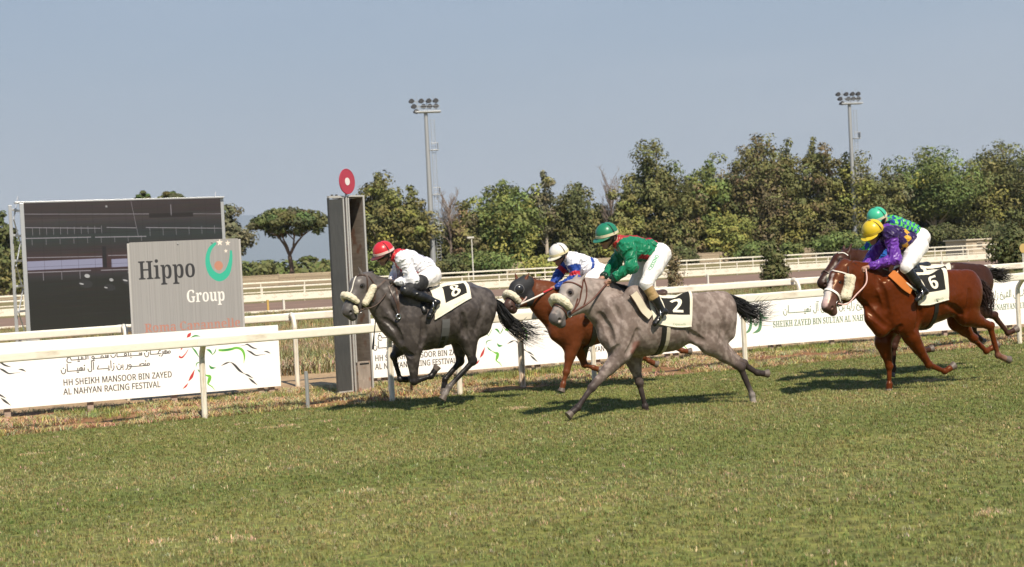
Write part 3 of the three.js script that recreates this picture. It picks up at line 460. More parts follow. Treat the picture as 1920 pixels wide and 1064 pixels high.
umbrellaPine('small pine top peeking over the video screen, left of the rounder one', 264, 352, 48, 186, { clumps: 22 });
tree('pine_tree', 'grey-green pine leaning out beyond the right edge of the video screen', 420, 384, 70, 176, TONE.grey, { low: .38, bark: barkRed });
tree('pine_tree', 'pine tree cut by the left edge of the picture, left of the video screen', 0, 397, 56, 172, TONE.pine, { low: .1, bark: barkRed });
tree('pine_tree', 'low pine at the left edge of the picture beside the screen truss', 22, 466, 56, 166, TONE.olive, { low: .1, bark: barkRed });
umbrellaPine('tiny dark distant pine between the umbrella pine and the finish tower', 577, 478, 36, 260, { clumps: 14 });
const E = (label, px, py, w, tone, o = {}) => tree(o.name ?? 'eucalyptus_tree', label, px, py, w, o.n ?? N0, TONE[tone], { ...o, tone2: TONE[o.tone2 ?? 'bright'] });
E('pale-trunked eucalyptus immediately right of the finish tower', 706, 324, 74, 'olive', { low: .3, bark: barkPale, dens: .9, open: true, heads: 6, clumps: 60 });
E('leafy eucalyptus between the pale-trunked one and the left floodlight mast', 772, 347, 72, 'olive');
bareTree('brownish bare tree immediately right of the left floodlight mast', 838, 358, 46, N0);
E('low green tree between the bare tree and the big bright tree', 872, 378, 58, 'olive', { tone2: 'brown', mix: .35 });
E('big bright green tree behind the street lamp', 938, 339, 116, 'green', { low: .06, mix: .3, clumps: 110 });
E('slender open eucalyptus above the white-capped rider', 1018, 321, 56, 'grey', { low: .35, bark: barkPale, dens: .8, clumps: 46, open: true, heads: 5 });
E('dark rounded tree left of the green-capped rider', 1078, 344, 92, 'dark', { tone2: 'olive', mix: .4, low: .05 });
bareTree('pale bare tree rising above the dark rounded tree', 1140, 310, 50, 180);
E('tallest tree, with a knobbly twin top, right above the green rider', 1226, 262, 104, 'olive', { low: .06, clumps: 130, tone2: 'dark', mix: .35, heads: 7 });
E('shoulder-high companion on the left side of the tallest tree', 1176, 345, 62, 'olive', { low: .05 });
E('sloping tree on the right side of the tallest tree', 1282, 338, 76, 'olive', { low: .04, tone2: 'brown' });
E('yellow-green tree in the dip right of the tallest tree', 1326, 301, 70, 'green', { low: .04, mix: .4 });
E('brown-topped tall eucalyptus, first peak of the right-hand row', 1412, 253, 112, 'brown', { low: .05, tone2: 'olive', mix: .6, clumps: 120, heads: 6 });
E('tall eucalyptus next right of the brown-topped one', 1470, 262, 84, 'olive', { low: .05, clumps: 90 });
E('narrow pointed eucalyptus left of the right floodlight mast', 1534, 257, 58, 'olive', { low: .05, tone2: 'brown' });
E('broad tree right behind the right floodlight mast', 1592, 286, 90, 'olive', { low: .05, clumps: 90 });
E('lower tree in the gap right of the right floodlight mast', 1660, 312, 84, 'olive', { low: .05, tone2: 'grey' });
E('wide-crowned tree with pale forked trunks above the bay horses', 1748, 275, 150, 'green', { low: .3, bark: barkPale, clumps: 110, mix: .1, heads: 7 });
E('middle-height tree between the wide-crowned tree and the last tall one', 1824, 300, 96, 'olive', { low: .1 });
E('last tall dark-topped tree at the right edge of the picture', 1882, 263, 118, 'olive', { low: .08, tone2: 'dark', mix: .5, clumps: 120 });
E('tree cut by the right edge of the picture', 1956, 290, 110, 'olive', { low: .05 });
// a second row fills the gaps low down
[[690, 378, 'right behind the finish tower'], [742, 386, 'left of the leafy eucalyptus by the mast'], [805, 406, 'at the foot of the left floodlight mast'], [905, 416, 'left of the big bright tree'], [985, 391, 'between the big bright tree and the slender one'], [1045, 386, 'right of the slender eucalyptus'], [1120, 381, 'under the pale bare tree'], [1165, 391, 'behind the helmet of the green rider'], [1255, 358, 'tucked under the tallest tree'], [1310, 371, 'in the dip right of the tallest tree'], [1360, 336, 'left under the brown-topped tree'], [1385, 316, 'directly under the brown-topped tree'], [1440, 321, 'right under the brown-topped tree'], [1505, 316, 'left of the narrow pointed eucalyptus'], [1560, 326, 'between the pointed eucalyptus and the right mast'], [1625, 336, 'right of the right floodlight mast'], [1690, 331, 'above the purple rider back'], [1720, 351, 'left under the wide-crowned tree'], [1790, 336, 'right under the wide-crowned tree'], [1850, 331, 'left under the last tall tree'], [1910, 326, 'right under the last tall tree']].forEach(([px, py, where], i) => E('dark second-row tree ' + where, px, py, 84, i % 3 ? 'dark' : 'olive', { n: 184, low: .02, mix: .3, tone2: 'olive', group: 'second row of trees', clumps: 52 }));
const B = (label, px, py, w, tone, o = {}) => tree('shrub', label, px, py, w, o.n ?? 160, TONE[tone], { category: 'shrub', group: 'shrubs below the trees', low: .02, trunk: .06, mix: .25, size: .26, heads: 3, ...o });
B('dark shrub low between the finish tower and the lead rider', 700, 470, 58, 'green');
B('leafy shrub beneath the left floodlight mast', 846, 480, 60, 'dark');
B('dense dark green shrub around the street lamp', 905, 474, 92, 'green', { clumps: 60 });
B('fresh green shrub in front of the white-capped rider', 1024, 498, 86, 'bright', { n: 100, size: .2 });
B('yellow-green shrub low in front of the dark rounded tree', 1160, 425, 74, 'bright', { n: 168, clumps: 50 });
B('rounded dark shrub right of the green rider', 1280, 465, 50, 'dark');
B('yellowish shrub beneath the brown-topped tree', 1372, 405, 74, 'bright', { n: 166, clumps: 60 });
B('low dark shrub right of the yellowish one', 1420, 455, 66, 'green');
B('small round shrub in front of the fence, left of the purple rider', 1482, 458, 44, 'green');
B('broad dark shrub just left of the purple rider', 1562, 438, 88, 'green', { clumps: 60 });
B('shrub partly hidden by the yellow-capped rider', 1640, 455, 66, 'dark');
B('shaded shrub above the hut', 1770, 420, 90, 'dark', { clumps: 50 }); B('shaded shrub under the last tall tree', 1860, 415, 100, 'dark', { clumps: 50 });
B('small dark conifer standing beside the rail, left of the bay horses', 1450, 484, 34, 'dark', { n: 33, category: 'shrub', size: .1, clumps: 30, name: 'shrub' });
B('dark leafy bush at the right edge, above the last horses', 1897, 432, 56, 'dark', { n: 36, size: .11, clumps: 46 });
B('tiny brown bush beyond the rail, right of the grey horse rider', 1262, 527, 20, 'brown', { n: 32, size: .06, clumps: 16 });
{ // far wood that reads as one green mass
  const lv = new Leaves(); for (let i = 0; i < 330; i++) { const n = rr(225, 285), t = rr(-10, 330), hgt = 3.2 + 2.6 * fbm(t * .05, 1, 7, 3); const p = W(t, 0, n); lv.clump([p[0], hgt * .45, p[2]], 3.2, hgt * .55, 3.2, 90, .75, mixc(TONE.green, TONE.olive, rnd()).map((c) => c * .95), .3); }
  const o = part('far_wood', lv.geometry(), leafM, scene); o.userData = { label: 'low green far-off wood behind the timber fence', category: 'wood', kind: 'stuff' };
}
// ---------------------------------------------------------------- grass
function tuft(blades, spread, hgt, wid, lie, bend) {
  const P = [], I = [], C = [];
  for (let i = 0; i < blades; i++) { const v = rr(.72, 1.3), dryB = rnd() < .14, cc = dryB ? [v * 1.55, v * 1.28, v * 1.6] : [v * rr(.9, 1.08), v, v * rr(.85, 1.1)]; for (let q = 0; q < 5; q++) C.push(...cc); const x = rr(-spread, spread), z = rr(-spread, spread), a = rnd() * 6.28, h = hgt * rr(.5, 1.15), l = lie * rr(.3, 1.3), w = wid * rr(.7, 1.3), dx = Math.cos(a), dz = Math.sin(a), sx = -dz * w, sz = dx * w, b = P.length / 3;
    P.push(x - sx, -.004, z - sz, x + sx, -.004, z + sz, x + dx * l * h * .35 - sx * .8, h * .6, z + dz * l * h * .35 - sz * .8, x + dx * l * h * .35 + sx * .8, h * .6, z + dz * l * h * .35 + sz * .8, x + dx * l * h, h * (1 - bend * rnd()), z + dz * l * h); I.push(b, b + 1, b + 2, b + 1, b + 3, b + 2, b + 2, b + 3, b + 4); }
  const g = new THREE.BufferGeometry(); g.setAttribute('position', new THREE.Float32BufferAttribute(P, 3)); g.setAttribute('color', new THREE.Float32BufferAttribute(C, 3)); g.setIndex(I); g.computeVertexNormals(); return g;
}
const bladeM = mat(0xffffff, .75, { side: THREE.DoubleSide, vertexColors: true });
function sow(name, label, geos, spots, color, sc = [1, 1]) {
  geos.forEach((geo, k) => { const mine = spots.filter((_, i) => i % geos.length === k), im = new THREE.InstancedMesh(geo, bladeM, mine.length), m = new THREE.Matrix4(), q = new THREE.Quaternion(), e = new THREE.Euler(); im.name = numbered(name); im.castShadow = im.receiveShadow = true;
    mine.forEach((s, i) => { e.set(0, rnd() * 6.28, 0); q.setFromEuler(e); const f = rr(...sc) * (s[2] ?? 1); m.compose(V(...W(s[0], s[1] > .06 && s[1] < 3.15 ? vergeY(s[0], s[1]) : 0, s[1])), q, V(f, f, f)); im.setMatrixAt(i, m); im.setColorAt(i, color(s[0], s[1])); });
    im.userData = { label, category: 'grass', kind: 'stuff' }; scene.add(im); });
}
{
  const inView = (t, n, margin = 3) => { const p = W(t, 0, n); return p[2] < -6.6 && Math.abs(p[0]) < -p[2] * .375 + margin; };
  const A = [], area = 26 * 14, K = 215000; for (let i = 0; i < K * 1.0; i++) { const t = rr(-13, 20), n = rr(-13.6, .03); if (inView(t, n)) A.push([t, n]); }
  const worn = Array.from({ length: 26 }, () => [rr(-9, 12), rr(-11, -.6), rr(.06, .16)]);
  const turfTone = (t, n) => { // mown bands along the course, patches of dry leaf
    const band = .5 + .5 * Math.sin(n * 1.55 + 1.2 + 2.0 * vnoise(t * .22, n * .4, 3)), p = fbm(t * .55, n * 1.5, 8, 4), d = smooth(.34, .78, p * .62 + band * .3 + .08 * rnd()); let k = mixc([.138, .160, .040], [.222, .212, .078], d); if (n > -1.3) k = mixc(k, [.128, .160, .034], .6 * smooth(-1.3, -.4, n + rr(-.3, .3))); const r = rnd(); if (r > .965) k = [.40, .34, .19]; else if (r < .2) k = k.map((x) => x * .85); for (const [a, b, q] of worn) { const e = Math.hypot((t - a) * .6, n - b); if (e < q * rr(.6, 1.2)) k = mixc(k, [.50, .38, .22], .75); } return col(...k.map((x) => x * rr(.8, 1.2)));
  };
  sow('turf_grass', 'short mown green grass of the racing turf with straw-coloured blades', [0, 1, 2, 3].map(() => tuft(9, .03, .027, .0019, .9, .2)), A, turfTone, [.75, 1.25]);
  const Bs = []; for (let i = 0; i < 21000; i++) { const t = rr(-11, 17), n = rr(.0, 3.1); if (inView(t, n) && fbm(t * 1.1 + 7, n * 1.9, 9, 3) < .535 + .06 * rnd()) Bs.push([t, n, rr(.7, 1.3)]); }
  sow('dry_grass', 'flattened straw-coloured dry grass on the verge under the banners', [0, 1, 2].map(() => tuft(12, .09, .062, .0028, 2.2, .6)), Bs, (t, n) => { const g = smooth(.52, .64, fbm(t * .9, n * 1.4, 4, 3)); const k = mixc([.43, .335, .165], [.24, .24, .08], g * .7); return col(...k.map((x) => x * rr(.6, 1.25))); });
  const Cs = []; for (let i = 0; i < 4200; i++) { const t = rr(-11, 17), n = rnd() < .45 ? rr(1.7, 2.3) : rr(.0, 3.1), f = fbm(t * 1.3 + 20, n * 1.2, 6, 3); if (inView(t, n) && f > .49) Cs.push([t, n, (.4 + (f - .45) * 2.6) * (n > 2.2 ? .4 : n > 1.5 ? .8 : .6)]); }
  sow('grass_tuft', 'fresh yellow-green grass tufts growing along the verge and under the banners', [0, 1, 2].map(() => tuft(16, .06, .15, .0034, .55, .25)), Cs, () => { const k = mixc([.17, .22, .045], [.29, .30, .085], rnd()); return col(...k.map((x) => x * rr(.75, 1.2))); });
  const Ds = []; for (let i = 0; i < 26000; i++) { const n = 6.2 + Math.pow(rnd(), 1.8) * 38, t = rr(-16, 44); if (inView(t, n, 2)) Ds.push([t, n, rr(.6, 1.4) * (n < 9 ? 1.15 : .8)]); }
  sow('rough_grass', 'rough brownish uncut grass beyond the second rail', [0, 1, 2].map(() => tuft(16, .2, .19, .006, .8, .3)), Ds, (t, n) => { const g = fbm(t * .3, n * .5, 2, 3); const k = mixc([.30, .245, .13], [.20, .20, .075], smooth(.4, .65, g)); return col(...k.map((x) => x * rr(.7, 1.2))); });
}
scene.fog = new THREE.FogExp2(col(.55, .62, .72), .00007);
// ---------------------------------------------------------------- bodies from tapered capsules: a distance field meshed by surface nets
class Field {
  constructor(base = {}) { this.q = []; this.cut = []; this.paint = []; this.rough = base.rough ?? null; }
  add(a, b, ra, rb, o = {}) { const sz = o.sz ?? 1, A = [a.x, a.y, a.z / sz], B = [b.x, b.y, b.z / sz], ba = [B[0] - A[0], B[1] - A[1], B[2] - A[2]]; let l2 = ba[0] ** 2 + ba[1] ** 2 + ba[2] ** 2; if (l2 < 1e-7) { ba[0] = 1e-3; l2 = 1e-6; rb = ra; } const d = ra - rb;
    if (d * d >= l2) { l2 = l2; if (ra > rb) rb = ra - Math.sqrt(l2) * .98; else ra = rb - Math.sqrt(l2) * .98; } const dd = ra - rb;
    this.q.push({ A, ba, l2, il2: 1 / l2, ra, rb, d: dd, a2: l2 - dd * dd, sz, m: Math.min(1, sz), k: o.k ?? .03, c: o.c ?? null, tag: o.tag ?? '' }); return this; }
  ball(a, r, o = {}) { return this.add(a, a.clone().add(V(.002, 0, 0)), r, r, o); }
  hollow(a, r, k = .012) { this.cut.push([a, r, k]); return this; }
  one(p, x, y, z) { z /= p.sz; const ax = x - p.A[0], ay = y - p.A[1], az = z - p.A[2], b = p.ba, l2 = p.l2, Y = ax * b[0] + ay * b[1] + az * b[2], Z = Y - l2, ux = ax * l2 - b[0] * Y, uy = ay * l2 - b[1] * Y, uz = az * l2 - b[2] * Y, x2 = ux * ux + uy * uy + uz * uz, y2 = Y * Y * l2, z2 = Z * Z * l2, k = Math.sign(p.d) * p.d * p.d * x2;
    if (Math.sign(Z) * p.a2 * z2 > k) return (Math.sqrt(x2 + z2) * p.il2 - p.rb) * p.m; if (Math.sign(Y) * p.a2 * y2 < k) return (Math.sqrt(x2 + y2) * p.il2 - p.ra) * p.m; return ((Math.sqrt(x2 * p.a2 * p.il2) + Y * p.d) * p.il2 - p.ra) * p.m; }
  dist(x, y, z, act = this.q) { let d = 1e3; for (const p of act) { const e = this.one(p, x, y, z), k = p.k; if (e > d + k) continue; if (d > e + k) { d = e; continue; } const h = clamp(.5 + .5 * (e - d) / k); d = lerp(e, d, h) - k * h * (1 - h); }
    for (const [a, r, k] of this.cut) { const lx = x - a.x, ly = y - a.y, lz = z - a.z, l2 = lx * lx + ly * ly + lz * lz; if (l2 > (r + k + .05) ** 2) continue; const e = -(Math.sqrt(l2) - r), h = clamp(.5 - .5 * (d - e) / k); d = lerp(d, e, h) + k * h * (1 - h); }
    if (this.rough && d < .05 && d > -.05) d += this.rough(x, y, z); return d; }
  normal(x, y, z, e = .006, act = this.q) { const n = V(this.dist(x + e, y, z, act) - this.dist(x - e, y, z, act), this.dist(x, y + e, z, act) - this.dist(x, y - e, z, act), this.dist(x, y, z + e, act) - this.dist(x, y, z - e, act)); return n.normalize(); }
  nearest(x, y, z) { let b = null, d = 1e9; for (const p of this.q) { const e = this.one(p, x, y, z); if (e < d) { d = e; b = p; } } const zz = z / b.sz, h = clamp(((x - b.A[0]) * b.ba[0] + (y - b.A[1]) * b.ba[1] + (zz - b.A[2]) * b.ba[2]) * b.il2); return { p: b, h, d }; }
  blend(x, y, z, s = .012, act = this.now ?? this.q) { let r = 0, g = 0, b = 0, W_ = 0, m = 1e9; for (const p of act) { p.e = this.one(p, x, y, z); if (p.c && p.e < m) m = p.e; } for (const p of act) { if (!p.c || p.e - m > s * 7) continue; const w = Math.exp(-(p.e - m) / s); r += p.c[0] * w; g += p.c[1] * w; b += p.c[2] * w; W_ += w; } return [r / W_, g / W_, b / W_]; }
  mesh(h, shade) {
    const lo = [1e9, 1e9, 1e9], hi = [-1e9, -1e9, -1e9];
    for (const p of this.q) for (let e = 0; e < 2; e++) { const r = (e ? p.rb : p.ra) + .03; for (let i = 0; i < 3; i++) { const f = i === 2 ? p.sz : 1, c = (p.A[i] + (e ? p.ba[i] : 0)) * f; lo[i] = Math.min(lo[i], c - r * Math.max(1, f)); hi[i] = Math.max(hi[i], c + r * Math.max(1, f)); } }
    const n = lo.map((l, i) => Math.ceil((hi[i] - l) / h) + 2), [nx, ny, nz] = n, F = new Float32Array(nx * ny * nz), S = 6, at = (i, j, k) => (k * ny + j) * nx + i;
    const half = S * h * .5 * 1.732 * 1.25 + .02, bx = Math.ceil(nx / S), by = Math.ceil(ny / S), acts = [], e0 = new Float64Array(this.q.length);
    for (let k = 0; k < nz; k += S) for (let j = 0; j < ny; j += S) for (let i = 0; i < nx; i += S) {
      const D = this.dist(lo[0] + (i + S / 2) * h, lo[1] + (j + S / 2) * h, lo[2] + (k + S / 2) * h), fill = D > half ? 1 : D < -half ? -1 : 0; let act = this.q;
      if (!fill) { const X = lo[0] + (i + S / 2) * h, Y = lo[1] + (j + S / 2) * h, Z = lo[2] + (k + S / 2) * h; let m = 1e9; this.q.forEach((p, n_) => { e0[n_] = this.one(p, X, Y, Z); if (e0[n_] < m) m = e0[n_]; }); act = this.q.filter((p, n_) => e0[n_] < m + half * 2 + .1); acts[((k / S) * by + j / S) * bx + i / S] = act; }
      for (let c = k; c < Math.min(nz, k + S); c++) for (let b = j; b < Math.min(ny, j + S); b++) for (let a = i; a < Math.min(nx, i + S); a++) F[at(a, b, c)] = fill || this.dist(lo[0] + a * h, lo[1] + b * h, lo[2] + c * h, act);
    }
    const VA = [], id = new Int32Array(nx * ny * nz).fill(-1), P = [], I = [], E = [[0, 1], [0, 2], [0, 4], [1, 3], [1, 5], [2, 3], [2, 6], [3, 7], [4, 5], [4, 6], [5, 7], [6, 7]], v = new Float32Array(8);
    for (let k = 0; k < nz - 1; k++) for (let j = 0; j < ny - 1; j++) for (let i = 0; i < nx - 1; i++) {
      let mask = 0; for (let c = 0; c < 8; c++) { v[c] = F[at(i + (c & 1), j + (c >> 1 & 1), k + (c >> 2))]; if (v[c] < 0) mask |= 1 << c; } if (mask === 0 || mask === 255) continue;
      let x = 0, y = 0, z = 0, m = 0; for (const [a, b] of E) { if ((mask >> a & 1) === (mask >> b & 1)) continue; const f = v[a] / (v[a] - v[b]); x += lerp(a & 1, b & 1, f); y += lerp(a >> 1 & 1, b >> 1 & 1, f); z += lerp(a >> 2, b >> 2, f); m++; }
      id[at(i, j, k)] = P.length / 3; VA.push(acts[(Math.floor(k / S) * by + Math.floor(j / S)) * bx + Math.floor(i / S)] ?? this.q); P.push(lo[0] + (i + x / m) * h, lo[1] + (j + y / m) * h, lo[2] + (k + z / m) * h);
    }
    const quad = (a, b, c, d, flip) => { if (a < 0 || b < 0 || c < 0 || d < 0) return; flip ? I.push(a, c, b, a, d, c) : I.push(a, b, c, a, c, d); };
    for (let k = 1; k < nz - 1; k++) for (let j = 1; j < ny - 1; j++) for (let i = 1; i < nx - 1; i++) { const s = F[at(i, j, k)] < 0;
      if (s !== F[at(i + 1, j, k)] < 0) quad(id[at(i, j - 1, k - 1)], id[at(i, j, k - 1)], id[at(i, j, k)], id[at(i, j - 1, k)], !s);
      if (s !== F[at(i, j + 1, k)] < 0) quad(id[at(i - 1, j, k - 1)], id[at(i - 1, j, k)], id[at(i, j, k)], id[at(i, j, k - 1)], !s);
      if (s !== F[at(i, j, k + 1)] < 0) quad(id[at(i - 1, j - 1, k)], id[at(i, j - 1, k)], id[at(i, j, k)], id[at(i - 1, j, k)], !s); }
    const N = new Float32Array(P.length), C = new Float32Array(P.length);
    for (let i = 0; i < P.length; i += 3) { const va = VA[i / 3], nn = this.normal(P[i], P[i + 1], P[i + 2], h * .8, va); this.now = va; N[i] = nn.x; N[i + 1] = nn.y; N[i + 2] = nn.z; if (shade) { const c = shade(P[i], P[i + 1], P[i + 2], nn); C[i] = c[0]; C[i + 1] = c[1]; C[i + 2] = c[2]; } }
    const g = new THREE.BufferGeometry(); g.setAttribute('position', new THREE.Float32BufferAttribute(P, 3)); g.setAttribute('normal', new THREE.BufferAttribute(N, 3)); if (shade) g.setAttribute('color', new THREE.BufferAttribute(C, 3)); g.setIndex(I); this.now = null; return g;
  }
}
// a flat strap: points with surface normals, width and thickness
function band(pts, nrm, width, thick, closed = false) {
  const n = pts.length, P = [], I = [];
  for (let i = 0; i < n; i++) { const a = pts[closed ? (i + n - 1) % n : Math.max(0, i - 1)], b = pts[closed ? (i + 1) % n : Math.min(n - 1, i + 1)], d = b.clone().sub(a).normalize(), s = d.clone().cross(nrm[i]).normalize(), w = (Array.isArray(width) ? width[i] : width) / 2;
    for (const [e, f] of [[-1, 0], [1, 0], [1, 1], [-1, 1]]) { const q = pts[i].clone().addScaledVector(s, e * w).addScaledVector(nrm[i], f * thick); P.push(q.x, q.y, q.z); } }
  const m = closed ? n : n - 1; for (let i = 0; i < m; i++) for (let j = 0; j < 4; j++) { const a = i * 4 + j, b = i * 4 + (j + 1) % 4, c = ((i + 1) % n) * 4 + j, d = ((i + 1) % n) * 4 + (j + 1) % 4; I.push(a, b, c, b, d, c); }
  if (!closed) { I.push(0, 1, 2, 0, 2, 3); const k = (n - 1) * 4; I.push(k, k + 2, k + 1, k, k + 3, k + 2); }
  let g = new THREE.BufferGeometry(); g.setAttribute('position', new THREE.Float32BufferAttribute(P, 3)); g.setIndex(I); g = g.toNonIndexed(); g.computeVertexNormals(); return g;
}
const leather = mat([.055, .028, .018], .45), leatherBlack = mat([.012, .012, .013], .4), wool = mat([.62, .56, .42], 1), steelM = mat([.55, .55, .55], .25, { metalness: 1 }), eyeM = mat([.008, .006, .005], .06), clothEdge = mat([.66, .62, .52], .9);

// frame of an animal standing at (t0, n0): pixel of the photograph + sideways offset (towards the camera) -> local point
const frame = (t0, n0) => (px, py, lat = 0) => { const [t, y] = onPlane(px, py, n0 - lat); return V(t - t0, y, lat); };
function rayHit(f, t0, n0, px, py, off = .004) {
  const d = sight(px, py), dn = -d.x * ST - d.z * CT; let k = (n0 - .7 + RAIL0 * CT) / dn; const k1 = (n0 + .5 + RAIL0 * CT) / dn, step = .006 / Math.abs(dn);
  const L = (k_) => [d.x * k_ * CT - (d.z * k_ + RAIL0) * ST - t0, EYE + d.y * k_, n0 - (-d.x * k_ * ST - (d.z * k_ + RAIL0) * CT)];
  for (; k < k1; k += step) { const p = L(k); if (f.dist(...p) < off) break; }
  const p = L(k); const nn = f.normal(...p); return { p: V(...p), n: nn };
}
function hairStrands(roots, count, path, o) { // path(k) -> list of Vector3 for strand k
  const list = []; for (let k = 0; k < count; k++) { const pts = path(k), m = o.seg ?? 9, c = curve(pts, m); list.push(tube(c, c.map((_, i) => (o.r ?? .006) * (1 - .85 * (i / m) ** 1.5)), 4, .6)); } return merge(list);
}
function makeHorse(o) {
  const { n0, t0 } = o, J = frame(t0, n0), dep = -W(t0, 0, n0)[2], s = FOCAL / dep, g = thing('horse', o.label, 'horse', W(t0, 0, n0), TURN, 'racing horses');
  const f = new Field({ rough: (x, y, z) => .007 * (fbm(x * 9 + 30, y * 9, z * 9, 2) - .5) + .003 * (vnoise(x * 34, y * 34, z * 34) - .5) }); const B = o.body, Lg = o.leg, m = (r) => r / s;
  const T = o.torso.map(([x, y, r, lat]) => [J(x, y, lat ?? 0), m(r)]), zs = [.72, .78, .88, .95, 1.02];
  for (let i = 0; i < T.length - 1; i++) f.add(T[i][0], T[i + 1][0], T[i][1], T[i + 1][1], { sz: (zs[i] + zs[i + 1]) / 2, k: .06, c: B });
  // withers and backbone
  const W1 = J(...o.withers), C1 = J(...o.croup); f.add(W1.clone().add(V(-.05, -.09, 0)), W1.clone().add(V(.22, -.12, 0)), .075, .06, { k: .09, c: B }); f.add(C1.clone().add(V(-.25, -.1, 0)), C1.clone().add(V(.02, -.1, 0)), .09, .1, { k: .08, c: B });
  // neck
  const K = o.neck.map(([x, y, r, lat]) => [J(x, y, lat ?? 0), m(r)]); for (let i = 0; i < K.length - 1; i++) f.add(K[i][0], K[i + 1][0], K[i][1], K[i + 1][1], { sz: .56, k: .07, c: B });
  // head: [px, py, r px, lat]
  const H = {}; for (const [k, a] of Object.entries(o.head)) H[k] = { p: J(a[0], a[1], a[3] ?? 0), r: m(a[2]) };
  const hc = o.headC ?? B, mz = o.muzzleC ?? hc;
  f.add(H.skull.p, H.brow.p, H.skull.r, H.brow.r, { sz: .80, k: .03, c: hc }); f.add(H.brow.p, H.nose.p, H.brow.r * .9, H.nose.r, { sz: .80, k: .02, c: hc }); f.add(H.nose.p, H.muzzle.p, H.nose.r, H.muzzle.r, { sz: .85, k: .02, c: mz });
  f.add(H.jaw.p, H.nose.p.clone().lerp(H.chin.p, .5), H.jaw.r, H.nose.r * .6, { sz: .66, k: .03, c: hc }); f.add(H.nose.p.clone().lerp(H.chin.p, .7), H.chin.p, H.nose.r * .5, H.chin.r, { sz: .85, k: .02, c: mz });
  f.add(H.muzzle.p, H.chin.p, H.muzzle.r * .8, H.chin.r * .9, { sz: .9, k: .02, c: mz });
  const ax = H.muzzle.p.clone().sub(H.skull.p).normalize(), side = V(-ax.z, 0, ax.x).normalize(); if (side.z < 0) side.negate(); const upv = side.clone().cross(ax).normalize(); if (upv.y < 0 && upv.x > 0) upv.negate();
  for (const e of [-1, 1]) { // brow ridge, cheekbone, nostril wing
    f.ball(o.eye ? J(o.eye[0], o.eye[1], 0).setZ(0).lerp(H.brow.p, .3).addScaledVector(side, e * .062) : H.brow.p.clone().addScaledVector(side, e * .06), .036, { k: .03, c: hc });
    const nw = H.muzzle.p.clone().addScaledVector(side, e * H.muzzle.r * .55).addScaledVector(ax, .012); f.ball(nw, .026, { k: .02, c: mz }); f.hollow(nw.clone().addScaledVector(side, e * .022).addScaledVector(ax, .012).addScaledVector(upv, -.004), .019, .008); const lip = H.muzzle.p.clone().lerp(H.chin.p, .55); for (let i = 0; i < 5; i++) f.hollow(lip.clone().addScaledVector(ax, .03 - i * .022).addScaledVector(side, e * (H.muzzle.r * .98)), .012, .008);
  }
  for (const [a, b] of o.ears) f.add(J(...a), J(...b), .032, .007, { k: .015, c: o.earC ?? hc });
  // legs
  const hooves = [];
  const leg = (spec, lat, hind) => {
    const c1 = spec.c ?? Lg, p = spec.p.map((q) => J(q[0], q[1], q[2] ?? lat));
    if (hind) { const [hip, stf, hock, fet, hoof] = p; f.add(hip, stf, .19, .12, { k: .09, sz: .75, c: B }); f.add(stf, hock.clone().lerp(stf, .12), .112, .05, { k: .06, c: B, sz: .85 }); f.add(stf.clone().lerp(hip, .3), stf.clone().lerp(hock, .45), .11, .075, { k: .05, sz: .8, c: mixc(B, c1, .3) }); f.add(hock.clone().lerp(stf, .14), hock, .048, .05, { k: .02, c: c1 }); f.ball(hock.clone().add(V(.018, .015, 0)), .043, { k: .02, c: c1 });
      f.add(hock, fet, .040, .028, { k: .02, sz: .85, c: c1 }); f.add(hock.clone().add(V(.02, .0, 0)), fet.clone().add(V(.014, .01, 0)), .018, .016, { k: .012, sz: .8, c: c1 }); foot(fet, hoof, c1, spec); }
    else { const [sh, elb, knee, fet, hoof] = p; f.add(sh, elb, .15, .10, { k: .08, sz: .8, c: B }); f.add(elb, knee, .088, .043, { k: .05, sz: .88, c: mixc(B, c1, .35) }); f.add(elb.clone().lerp(knee, .08), elb.clone().lerp(knee, .45), .088, .062, { k: .04, c: mixc(B, c1, .2) }); f.ball(knee, .046, { k: .018, c: c1 }); f.add(knee, fet, .036, .026, { k: .02, sz: .85, c: c1 }); foot(fet, hoof, c1, spec); }
  };
  const foot = (fet, hoof, c1, spec) => { f.ball(fet, .038, { k: .02, c: c1 }); const d = hoof.clone().sub(fet), L = d.length(); d.normalize(); f.add(fet, fet.clone().addScaledVector(d, L * .55), .034, .035, { k: .015, c: spec.sock ?? c1 }); f.add(fet.clone().addScaledVector(d, L * .45), fet.clone().addScaledVector(d, L * .72), .035, .037, { k: .012, c: spec.sock ?? c1 }); hooves.push([fet.clone().addScaledVector(d, L * .62), hoof.clone(), d, spec.hoof ?? o.hoof]); };
  leg(o.nearFore, .13); leg(o.farFore, -.13); leg(o.nearHind, .14, true); leg(o.farHind, -.14, true);
  for (const [a, b, r0, r1, k, lat0, lat1, sz] of o.muscle ?? []) f.add(J(a[0], a[1], lat0), J(b[0], b[1], lat1), m(r0), m(r1), { k, sz: sz ?? .7, c: B });
  for (const { p, r, depth } of o.grooves ?? []) { const hs = p.map(([x, y]) => rayHit(f, t0, n0, x, y, 0)), c = curve(hs.map((h) => h.p), 18), add = c.map((q) => { const n = f.normal(q.x, q.y, q.z, .02), d = f.dist(q.x, q.y, q.z); return q.clone().addScaledVector(n, -d + r - depth); }); add.forEach((q, i) => f.hollow(q, r * (.55 + .45 * Math.sin(Math.PI * clamp(i / 18, .08, .92))), .035)); }
  const eyeR = o.eye ? [[o.eye[0], o.eye[1], 6.5, hc.map((c) => c * .35), .1]] : []; const marks = [...eyeR, ...(o.marks ?? [])].map(([x, y, r, c, lat]) => [J(x, y, lat ?? .08), m(r), c]);
